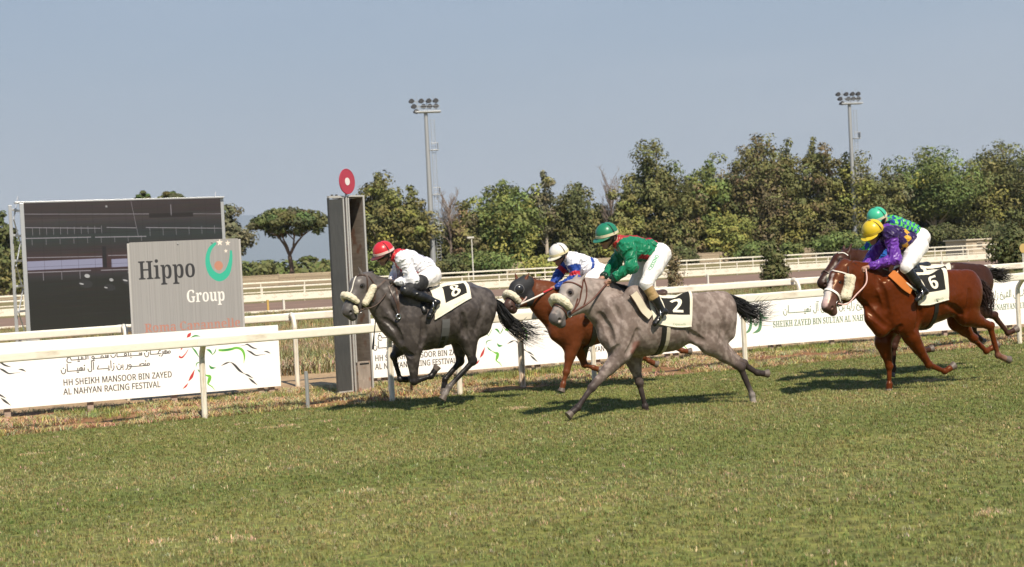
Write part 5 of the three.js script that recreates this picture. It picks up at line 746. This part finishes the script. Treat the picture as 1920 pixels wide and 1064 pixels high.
const hd = makeHorse({ n0: -3.1, t0: td, label: 'dark brown horse hidden behind the red-bay number 6', body: [0.0405, 0.0150, 0.0088], leg: [0.0440, 0.0176, 0.0106], headC: [0.0484, 0.0176, 0.0106], muzzleC: [0.0352, 0.0176, 0.0141], hoof: [.115, .09, .075], hair: [.012, .008, .007], gloss: .38, coat: bay,
  torso: [[1685, 550, 40], [1715, 548, 47], [1752, 545, 45], [1792, 536, 40], [1826, 533, 36]], withers: [1690, 498], croup: [1805, 495], neck: [[1668, 537, 43], [1636, 507, 32], [1608, 490, 22]],
  head: { skull: [1592, 482, 16, 0], brow: [1576, 491, 17, .02], nose: [1554, 517, 12, .04], muzzle: [1543, 531, 11, .05], chin: [1551, 540, 7, .05], jaw: [1586, 510, 18, .01] }, eye: [1576, 489], ears: [[[1592, 472, .05], [1597, 457, .06]], [[1582, 473, -.05], [1583, 460, -.06]]],
  nearFore: { p: [[1690, 560], [1690, 600], [1677, 650], [1676, 690], [1672, 703]] }, farFore: { p: [[1695, 560], [1702, 605], [1722, 640], [1735, 658], [1748, 655]] },
  nearHind: { p: [[1822, 545], [1828, 580], [1864, 592], [1890, 625], [1907, 618]] }, farHind: { p: [[1815, 550], [1802, 590], [1824, 617], [1836, 634], [1842, 640]] },
  muscle: [[[1790, 512], [1840, 520], 20, 24, .05, .17, .16, .5]], tail: [[1848, 509], [1862, 511], [1876, 517], [1893, 516]], tailSpread: [.02, .06, .09, .1], tailN: 170, mane: [[1596, 470], [1615, 478], [1640, 488], [1680, 499]], maneFly: V(.1, .05, .02), girths: [[1716, .08, leatherBlack]], saddle: [[1700, 499], [1735, 498]],
  cloth: { bf: [1725, 555], br: [1780, 550], tf: [1700, 497], tr: [1768, 496], panel: [.34, .28, .56, .48], no: '', small: '' } });
bridle(hd, { cheek: [[1594, 478], [1592, 495], [1584, 512], [1562, 528]], brow: [[1572, 476], [1582, 475], [1590, 480]], browM: mat([.6, .56, .5], .7), nose: [1552, 520, .04], bit: [1561, 528], hand: [1640, 490, .1], way: [[1600, 515, .2]] });

// ---------------------------------------------------------------- the riders
const skinC = [.38, .21, .145];
function makeRider(o) {
  const { n0, t0 } = o, J = frame(t0, n0), g = thing('person', o.label, 'person', W(t0, 0, n0), TURN, 'riders');
  const p = {}; for (const [k, a] of Object.entries(o.p)) p[k] = J(...a);
  const far = (k, fk, dz) => { p[fk] ??= V(p[k].x + (o.farShift?.[0] ?? -.04), p[k].y + (o.farShift?.[1] ?? .0), -p[k].z * (dz ?? 1)); };
  far('shN', 'shF'); far('elbN', 'elbF'); far('handN', 'handF'); far('kneeN', 'kneeF'); far('ankN', 'ankF'); far('toeN', 'toeF');
  const fwd = V(...o.look).normalize(), sd = V(fwd.z, 0, -fwd.x).normalize().multiplyScalar(-1), up = sd.clone().cross(fwd).normalize(); if (up.y < 0) up.negate(); const C = p.head, hp = (x, y, z = 0) => C.clone().addScaledVector(fwd, x).addScaledVector(up, y).addScaledVector(sd, z);
  const neckB = p.shN.clone().add(p.shF).multiplyScalar(.5).add(V(-.03, .03, 0));
  // skin: one continuous figure, clothed over below the neck
  const b = new Field(), sk = { k: .012, c: skinC };
  b.add(hp(-.03, .02), hp(.02, .025), .088, .088, { k: .02, sz: 1, c: skinC }); b.add(hp(.035, -.03), hp(.05, -.085), .066, .046, { k: .025, c: skinC }); b.add(hp(.0, -.07, .0), hp(.062, -.118), .05, .028, { k: .025, c: skinC }); b.add(hp(.098, -.03), hp(.117, -.062), .011, .015, { k: .012, c: skinC.map((c) => c * 1.05) }); b.add(hp(.09, -.1), hp(.09, -.101), .016, .016, { k: .012, c: [.3, .11, .09] }); b.ball(hp(.088, -.118), .017, { k: .014, c: skinC });
  b.add(hp(.09, -.018, .04), hp(.09, -.018, -.04), .014, .014, { k: .015, c: skinC }); for (const e of [-1, 1]) { b.add(hp(-.012, -.03, e * .088), hp(-.016, -.06, e * .083), .017, .012, { k: .008, c: skinC.map((c) => c * .95) }); b.ball(hp(.06, -.06, e * .045), .026, { k: .02, c: skinC }); }
  b.add(hp(-.045, -.05), neckB, .055, .06, { k: .03, c: skinC }); b.add(neckB, p.waist, .08, .09, { k: .04, sz: 1.3, c: skinC }); b.add(p.waist, p.hip, .09, .09, { k: .04, sz: 1.2, c: skinC });
  for (const s of ['N', 'F']) { const e = s === 'N' ? 1 : -1; b.add(p['sh' + s], p['elb' + s], .045, .038, sk); b.add(p['elb' + s], p['hand' + s], .038, .024, sk); b.add(p.hip.clone().setZ(e * .1), p['knee' + s], .07, .05, sk); b.add(p['knee' + s], p['ank' + s], .045, .03, sk);
    const h = p['hand' + s], f = h.clone().sub(p['elb' + s]).normalize(), q = V(0, 0, 1), u = q.clone().cross(f).normalize(); if (u.y < 0) u.negate(); const gc = o.glove ?? skinC; b.add(h.clone().addScaledVector(f, -.015), h.clone().addScaledVector(f, .03), .024, .026, { k: .012, sz: 1.35, c: gc });
    for (let i = 0; i < 4; i++) { const kn = h.clone().addScaledVector(f, .052 - Math.abs(i - 1.3) * .004).addScaledVector(q, (i - 1.5) * .019), md = kn.clone().addScaledVector(f, .012).addScaledVector(u, -.028), tp = md.clone().addScaledVector(f, -.03).addScaledVector(u, -.006); b.add(kn.clone().addScaledVector(f, -.02), kn, .0105, .0105, { k: .004, c: gc }); b.add(kn, md, .010, .009, { k: .004, c: gc }); b.add(md, tp, .009, .008, { k: .004, c: gc }); }
    const th = h.clone().addScaledVector(q, -e * .0 + .034 * e).addScaledVector(u, .012); b.add(th, th.clone().addScaledVector(f, .03).addScaledVector(q, -.01 * e), .0115, .0105, { k: .006, c: gc }); b.add(th.clone().addScaledVector(f, .03).addScaledVector(q, -.01 * e), th.clone().addScaledVector(f, .048).addScaledVector(u, -.018).addScaledVector(q, -.018 * e), .0105, .009, { k: .004, c: gc }); }
  const stubble = o.beard ?? 0; part('body', b.mesh(.0078, (x, y, z) => { let c = b.blend(x, y, z, .004); const d = V(x, y, z).sub(C), yy = d.dot(up), xx = d.dot(fwd); if (xx > .01 && yy < -.085 && d.length() < .17) c = mixc(c, [.10, .06, .045], stubble * smooth(-.08, -.1, yy)); if (xx < .0 && yy < .01 && yy > -.09 && d.length() < .12 && Math.abs(d.dot(sd)) < .075) c = o.hairC ?? [.03, .022, .018]; return c.map((q) => q * (.92 + .16 * vnoise(x * 60, y * 60, z * 60))); }), new THREE.MeshPhysicalMaterial({ color: 0xffffff, vertexColors: true, roughness: .55 }), g);
  // silks
  const fold = (a) => (x, y, z) => { const w = 1.6 * (vnoise(x * 7, y * 7, z * 7 + 4) - .5), r1 = 1 - Math.abs(2 * vnoise(x * 21 + w * 3, y * 10 - w * 2, z * 9) - 1), r2 = 1 - Math.abs(2 * vnoise(x * 30 - y * 14, y * 30 + w, z * 16 + 7) - 1); return -a * (r1 * r1 * r1 * 1.1 + r2 ** 3 * .5 - .45); };
  const jk = new Field({ rough: fold(.017) }); jk.add(p.chest, p.waist, .142, .122, { sz: 1.18, k: .05, tag: 'torso' }); jk.add(p.waist, p.hip.clone().lerp(p.waist, .45), .122, .118, { sz: 1.12, k: .04, tag: 'tail' }); jk.add(p.shN, p.shF, .092, .092, { k: .06, tag: 'yoke' }); jk.add(neckB.clone().lerp(hp(-.045, -.05), .45), neckB, .066, .09, { k: .03, tag: 'collar' });
  for (const s of ['N', 'F']) { jk.add(p['sh' + s], p['elb' + s], .078, .062, { k: .05, tag: 'arm' + s }); jk.add(p['elb' + s], p['hand' + s].clone().lerp(p['elb' + s], .2), .062, .040, { k: .035, tag: 'fore' + s }); }
  const axis = p.waist.clone().sub(p.chest), L2 = axis.lengthSq();
  part('jacket', jk.mesh(.0088, (x, y, z) => { const q = jk.nearest(x, y, z), s = V(x, y, z).sub(p.chest), a = s.dot(axis) / L2, r = s.addScaledVector(axis, -a), phi = Math.atan2(r.z, r.y + r.x * .3); return o.silk(q.p.tag, q.h, a, phi, x, y, z); }), new THREE.MeshPhysicalMaterial({ color: 0xffffff, vertexColors: true, roughness: .36, specularIntensity: .6 }), g).userData.label = o.silkLabel;
  const br = new Field({ rough: fold(.006) }); br.add(p.hip.clone().setZ(.06), p.hip.clone().setZ(-.06), .128, .128, { k: .05 }); br.add(p.hip.clone().lerp(p.waist, .6), p.hip, .108, .12, { sz: 1.1, k: .05 });
  for (const [s, e] of [['N', 1], ['F', -1]]) { const kn = p['knee' + s]; br.add(p.hip.clone().setZ(e * .10), p.hip.clone().setZ(e * .10).lerp(kn, .5), .112, .098, { k: .05 }); br.add(p.hip.clone().setZ(e * .10).lerp(kn, .5), kn, .098, .066, { k: .04 }); br.add(kn, kn.clone().lerp(p['ank' + s], .22), .064, .056, { k: .02 }); }
  part('breeches', br.mesh(.0102, (x, y, z) => { if (o.breechTo && Math.abs(z) > .09) { const e = z > 0 ? 1 : -1, a = p.hip.clone().setZ(e * .1), k = p['knee' + (e > 0 ? 'N' : 'F')].clone().sub(a); if (V(x, y, z).sub(a).dot(k) / k.lengthSq() > o.breechTo + .05 * Math.sin(z * 40)) return [.012, .012, .013]; } return [.74, .71, .70]; }), mat(0xffffff, .7, { vertexColors: true }), g);
  if (o.thigh) { const { q, text, c } = o.thigh, P = [], U = [], I = [], NU = 10, NV = 4; for (let j = 0; j <= NV; j++) for (let i = 0; i <= NU; i++) { const u = i / NU, v = j / NV, x = lerp(lerp(q[0][0], q[1][0], u), lerp(q[3][0], q[2][0], u), v), y = lerp(lerp(q[0][1], q[1][1], u), lerp(q[3][1], q[2][1], u), v), h = rayHit(br, t0, n0, x, y, .003), w = h.p.addScaledVector(h.n, .002); P.push(w.x, w.y, w.z); U.push(u, v); } for (let j = 0; j < NV; j++) for (let i = 0; i < NU; i++) { const a = j * (NU + 1) + i; I.push(a, a + 1, a + NU + 1, a + 1, a + NU + 2, a + NU + 1); } const pg = new THREE.BufferGeometry(); pg.setAttribute('position', new THREE.Float32BufferAttribute(P, 3)); pg.setAttribute('uv', new THREE.Float32BufferAttribute(U, 2)); pg.setIndex(I); pg.computeVertexNormals(); const tx = canvasTex(256, 72, (x, w, h) => { x.fillStyle = '#dfdbda'; x.fillRect(0, 0, w, h); x.fillStyle = c; x.font = '66px sans-serif'; fitText(x, text, 6, 62, 244, 5); }); part('thigh_print', pg, mat(0xffffff, .7, { map: tx, side: THREE.DoubleSide }), g); }
  for (const s of ['N', 'F']) { const bt = new Field({ rough: fold(.006) }), kn = p['knee' + s], an = p['ank' + s], to = p['toe' + s], top = o.bootTop ?? .18; bt.add(kn.clone().lerp(an, top), kn.clone().lerp(an, .55), .062, .056, { k: .02, tag: 'cuff' }); bt.add(kn.clone().lerp(an, .5), an, .057, .041, { k: .02, tag: 'shaft' }); const hl = an.clone().addScaledVector(to.clone().sub(an).normalize(), -.028).add(V(.02, -.03, 0)); bt.add(an.clone().add(V(.006, -.012, 0)), to, .042, .031, { k: .02, tag: 'foot', sz: 1.05 }); bt.ball(hl, .034, { k: .02, tag: 'foot' });
    const bo = part('boot', bt.mesh(.0094, (x, y, z) => { const q = bt.nearest(x, y, z), hh = V(x, y, z).sub(kn).dot(an.clone().sub(kn)) / an.distanceToSquared(kn); return o.boot ? o.boot(hh) : [.012, .012, .013]; }), mat(0xffffff, .28, { vertexColors: true }), g);
    const dn = to.clone().sub(an).normalize(), st = an.clone().addScaledVector(dn, .055); const iron = part('stirrup', new THREE.TorusGeometry(.058, .007, 8, 22), steelM, bo); iron.position.copy(st); iron.rotation.y = 1.2; iron.scale.set(1, 1.15, 1); }
  // helmet in a frame of its own: x forward, y up
  const hm = new THREE.Group(); const M4 = new THREE.Matrix4().makeBasis(fwd, up, fwd.clone().cross(up)); const shellM = new THREE.MeshPhysicalMaterial({ color: col(...o.cap), roughness: .34, clearcoat: .15, bumpMap: null });
  const put = (m) => { m.geometry.applyMatrix4(M4); m.geometry.translate(C.x, C.y, C.z); return m; };
  const dome = new THREE.SphereGeometry(1, 40, 24, 0, Math.PI * 2, 0, Math.PI * .53); { const a = dome.attributes.position; for (let i = 0; i < a.count; i++) { const x = a.getX(i), y = a.getY(i), z = a.getZ(i), w = 1 + .012 * Math.cos(Math.atan2(z, x) * 6) * (1 - y) + .012 * (vnoise(x * 6 + 9, y * 6, z * 6) - .5); a.setXYZ(i, x * .137 * w - .006, y * .122 * w + .022, z * .122 * w); } dome.computeVertexNormals(); }
  const shell = put(part('helmet', dome, shellM, g));
  const rimPts = [], NR = 40; for (let i = 0; i < NR; i++) { const th = i / NR * Math.PI * 2; rimPts.push(V(Math.cos(th) * .138 - .006, .012 + .004 * Math.cos(th), Math.sin(th) * .123)); } put(part('helmet_band', band(rimPts, rimPts.map((q) => V(q.x, 0, q.z).normalize()), .030, .004, true), mat(o.bandC ?? [.7, .64, .56], .7), shell));
  const vs = new THREE.Shape(); vs.absellipse(0, 0, .118, .112, -1.15, 1.15, false); vs.absellipse(.004, 0, .192, .128, 1.05, -1.05, true); vs.closePath(); const vg = new THREE.ExtrudeGeometry(vs, { depth: .005, bevelEnabled: true, bevelSize: .002, bevelThickness: .002, bevelSegments: 1, curveSegments: 18 }).rotateX(Math.PI / 2); { const a = vg.attributes.position; for (let i = 0; i < a.count; i++) { const x = a.getX(i), z = a.getZ(i); a.setY(i, a.getY(i) + .004 - Math.max(0, x - .1) * .28 - z * z * 1.2); } vg.computeVertexNormals(); } put(part('peak', vg, mat(o.peakC ?? o.cap, .45), shell));
  const gp = [], gn = []; for (let i = -12; i <= 12; i++) { const th = i / 12 * 1.45; gp.push(V(Math.cos(th) * .108 + .004, -.030, Math.sin(th) * .098)); gn.push(V(Math.cos(th), 0, Math.sin(th))); } put(part('goggles', band(gp, gn, gp.map((_, i) => .052 - .024 * Math.abs(i - 12) / 12), .014), mat([.010, .009, .010], .12), g));
  const ln = (list, M, name, w = .012) => { const P = curve(list.map(([x, y, z]) => V(x, y, z)), 14); put(part(name, band(P, P.map((q) => V(q.x * .4, .05, q.z * 3).normalize()), w, .004), M, shell)); }; for (const e of [-1, 1]) ln([[-.0, .02, e * .126], [.005, -.04, e * .105], [.03, -.09, e * .072], [.058, -.128, e * .03]], leatherBlack, 'chin_strap', .014); ln([[.0, .148, 0], [.0, .11, .085], [.0, .03, .131]], leatherBlack, 'goggle_strap', .010); ln([[.0, .148, 0], [.0, .11, -.085], [.0, .03, -.131]], leatherBlack, 'goggle_strap', .010);
  return { g, J, p, hp };
}
const boots = (cuff, edge = .42) => (h) => (h < edge ? cuff : [.012, .012, .013]);
makeRider({ n0: -1.45, t0: t8, label: 'rider in a red cap and white jacket on the leading horse', look: [-.9, -.36, .26], silkLabel: 'white silk jacket with red trim', cap: [.52, .022, .03], bandC: [.68, .50, .46], peakC: [.10, .02, .02], beard: .55,
  p: { head: [719, 474], shN: [757, 487, .17], shF: [752, 484, -.17], chest: [767, 492], waist: [796, 503], hip: [804, 517], elbN: [776, 526, .25], handN: [737, 530, .09], elbF: [742, 519, -.22], handF: [732, 528, -.05], kneeN: [762, 546, .29], ankN: [816, 567, .33], toeN: [804, 594, .34] }, glove: [.02, .018, .016],
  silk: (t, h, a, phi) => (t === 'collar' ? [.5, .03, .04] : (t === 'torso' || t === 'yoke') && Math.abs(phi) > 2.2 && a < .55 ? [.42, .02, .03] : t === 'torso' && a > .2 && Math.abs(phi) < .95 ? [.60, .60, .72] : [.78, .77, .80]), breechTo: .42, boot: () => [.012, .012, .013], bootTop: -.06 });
makeRider({ n0: -3.8, t0: t2, label: 'rider in an emerald green cap and jacket with red trim on the light grey', look: [-.91, -.30, .25], silkLabel: 'emerald silk jacket with red trim', cap: [.014, .17, .09], bandC: [.62, .55, .38], peakC: [.02, .15, .09], beard: .25,
  p: { head: [1138, 441], shN: [1176, 464, .17], shF: [1170, 461, -.17], chest: [1186, 466], waist: [1216, 470], hip: [1231, 478], elbN: [1185, 500, .25], handN: [1141, 528, .1], elbF: [1152, 497, -.2], handF: [1128, 523, -.06], kneeN: [1211, 533, .29], ankN: [1242, 584, .33], toeN: [1228, 607, .34], kneeF: [1186, 543, -.28], ankF: [1222, 590, -.33], toeF: [1208, 610, -.34] },
  silk: (t, h, a, phi) => (t === 'collar' ? [.34, .03, .03] : (t === 'torso' || t === 'yoke' || t === 'tail') && Math.abs(phi) < .5 ? [.30, .022, .025] : (t === 'torso' || t === 'tail') && a > .12 && Math.abs(phi) > 2.0 && Math.abs(phi) < 2.5 ? [.30, .022, .025] : (t.startsWith('fore') && h > .9) ? [.01, .03, .02] : [.010, .175, .085]), boot: boots([.36, .24, .11], .52), bootTop: .06, thigh: { q: [[1222, 509], [1238, 480], [1229, 476], [1213, 505]], text: 'GESSINO', c: '#2c8a55' } });
makeRider({ n0: -4.27, t0: t6, label: 'rider in a yellow cap and purple jacket with gold diamonds', look: [-.86, -.48, .26], silkLabel: 'navy and purple silk jacket with gold diamonds', cap: [.62, .44, .018], bandC: [.5, .36, .03], peakC: [.58, .42, .02],
  p: { head: [1637, 434], shN: [1669, 441, .17], shF: [1664, 438, -.17], chest: [1678, 447], waist: [1700, 453], hip: [1712, 462], elbN: [1679, 487, .25], handN: [1624, 503, .1], elbF: [1636, 482, -.2], handF: [1620, 500, -.06], kneeN: [1699, 502, .29], ankN: [1732, 546, .33], toeN: [1720, 562, .34], kneeF: [1688, 504, -.28] },
  silk: (t, h, a, phi, x, y, z) => { if (t.startsWith('arm') || t.startsWith('fore') || t === 'collar') return [.125, .035, .30]; const dm = Math.abs(((phi - .25) / .62 + 50.5) % 1 - .5) * 2 + Math.abs(a - .36) / .36; return dm < .95 && Math.abs(phi) < 2.6 ? [.60, .32, .03] : [.028, .012, .075]; }, boot: () => [.012, .012, .013], bootTop: .12 });
makeRider({ n0: -1.0, t0: tc, label: 'rider in a white cap and white-and-blue jacket on the hooded chestnut', look: [-.9, -.36, .26], silkLabel: 'white silk jacket with blue stripes and red armbands', cap: [.68, .65, .60], bandC: [.66, .58, .34], peakC: [.62, .58, .48], beard: .3,
  p: { head: [1048, 476], shN: [1077, 491, .17], shF: [1072, 488, -.17], chest: [1085, 496], waist: [1107, 502], hip: [1117, 511], elbN: [1080, 523, .24], handN: [1036, 541, .1], elbF: [1048, 514, -.22], handF: [1031, 537, -.06], kneeN: [1086, 548, .29], ankN: [1112, 578, .32], toeN: [1100, 594, .33] },
  silk: (t, h, a, phi) => { const Bl = [.02, .055, .27]; if (t.startsWith('arm')) return h > .62 && h < .86 ? [.45, .02, .03] : Bl; if (t.startsWith('fore')) return Bl; if (t === 'collar') return [.74, .74, .78]; if (t === 'yoke') return Math.abs(h - .5) < .22 ? Bl : [.72, .72, .78]; return a > .62 && a < .86 ? Bl : [.74, .74, .80]; } });
makeRider({ n0: -3.1, t0: td, label: 'rider in a mint green cap behind the rider in purple', look: [-.88, -.42, .24], silkLabel: 'bright green and blue checked silk jacket', cap: [.05, .42, .25], bandC: [.6, .55, .4],
  p: { head: [1645, 409], shN: [1680, 423, .17], shF: [1675, 420, -.17], chest: [1688, 430], waist: [1708, 437], hip: [1718, 447], elbN: [1668, 476, .25], handN: [1640, 490, .1], kneeN: [1700, 486, .29], ankN: [1729, 524, .32], toeN: [1718, 540, .33] },
  silk: (t, h, a, phi, x, y, z) => { if (t.startsWith('fore')) return [.03, .12, .42]; const k = (Math.floor(a * 5) + Math.floor(phi * 3 + 30)) % 2; return k ? [.02, .06, .26] : [.10, .52, .06]; } });
{ // whip hanging from the far hand of the leading rider
  const J = frame(t8, -1.45), g = thing('whip', 'thin black riding whip hanging in front of the leading horse chest', 'whip', W(t8, 0, -1.45), TURN), a = J(707, 572, -.12), b = J(703, 610, -.12), c = J(701, 630, -.12), d = J(699, 656, -.12);
  part('shaft', tube(curve([J(712, 556, -.12), a, b, c], 12), .0065, 6), leatherBlack, g); part('handle', tube([c, c.clone().lerp(d, .5), d], [.008, .013, .014], 8), leatherBlack, g);
}
renderer.render(scene, camera);
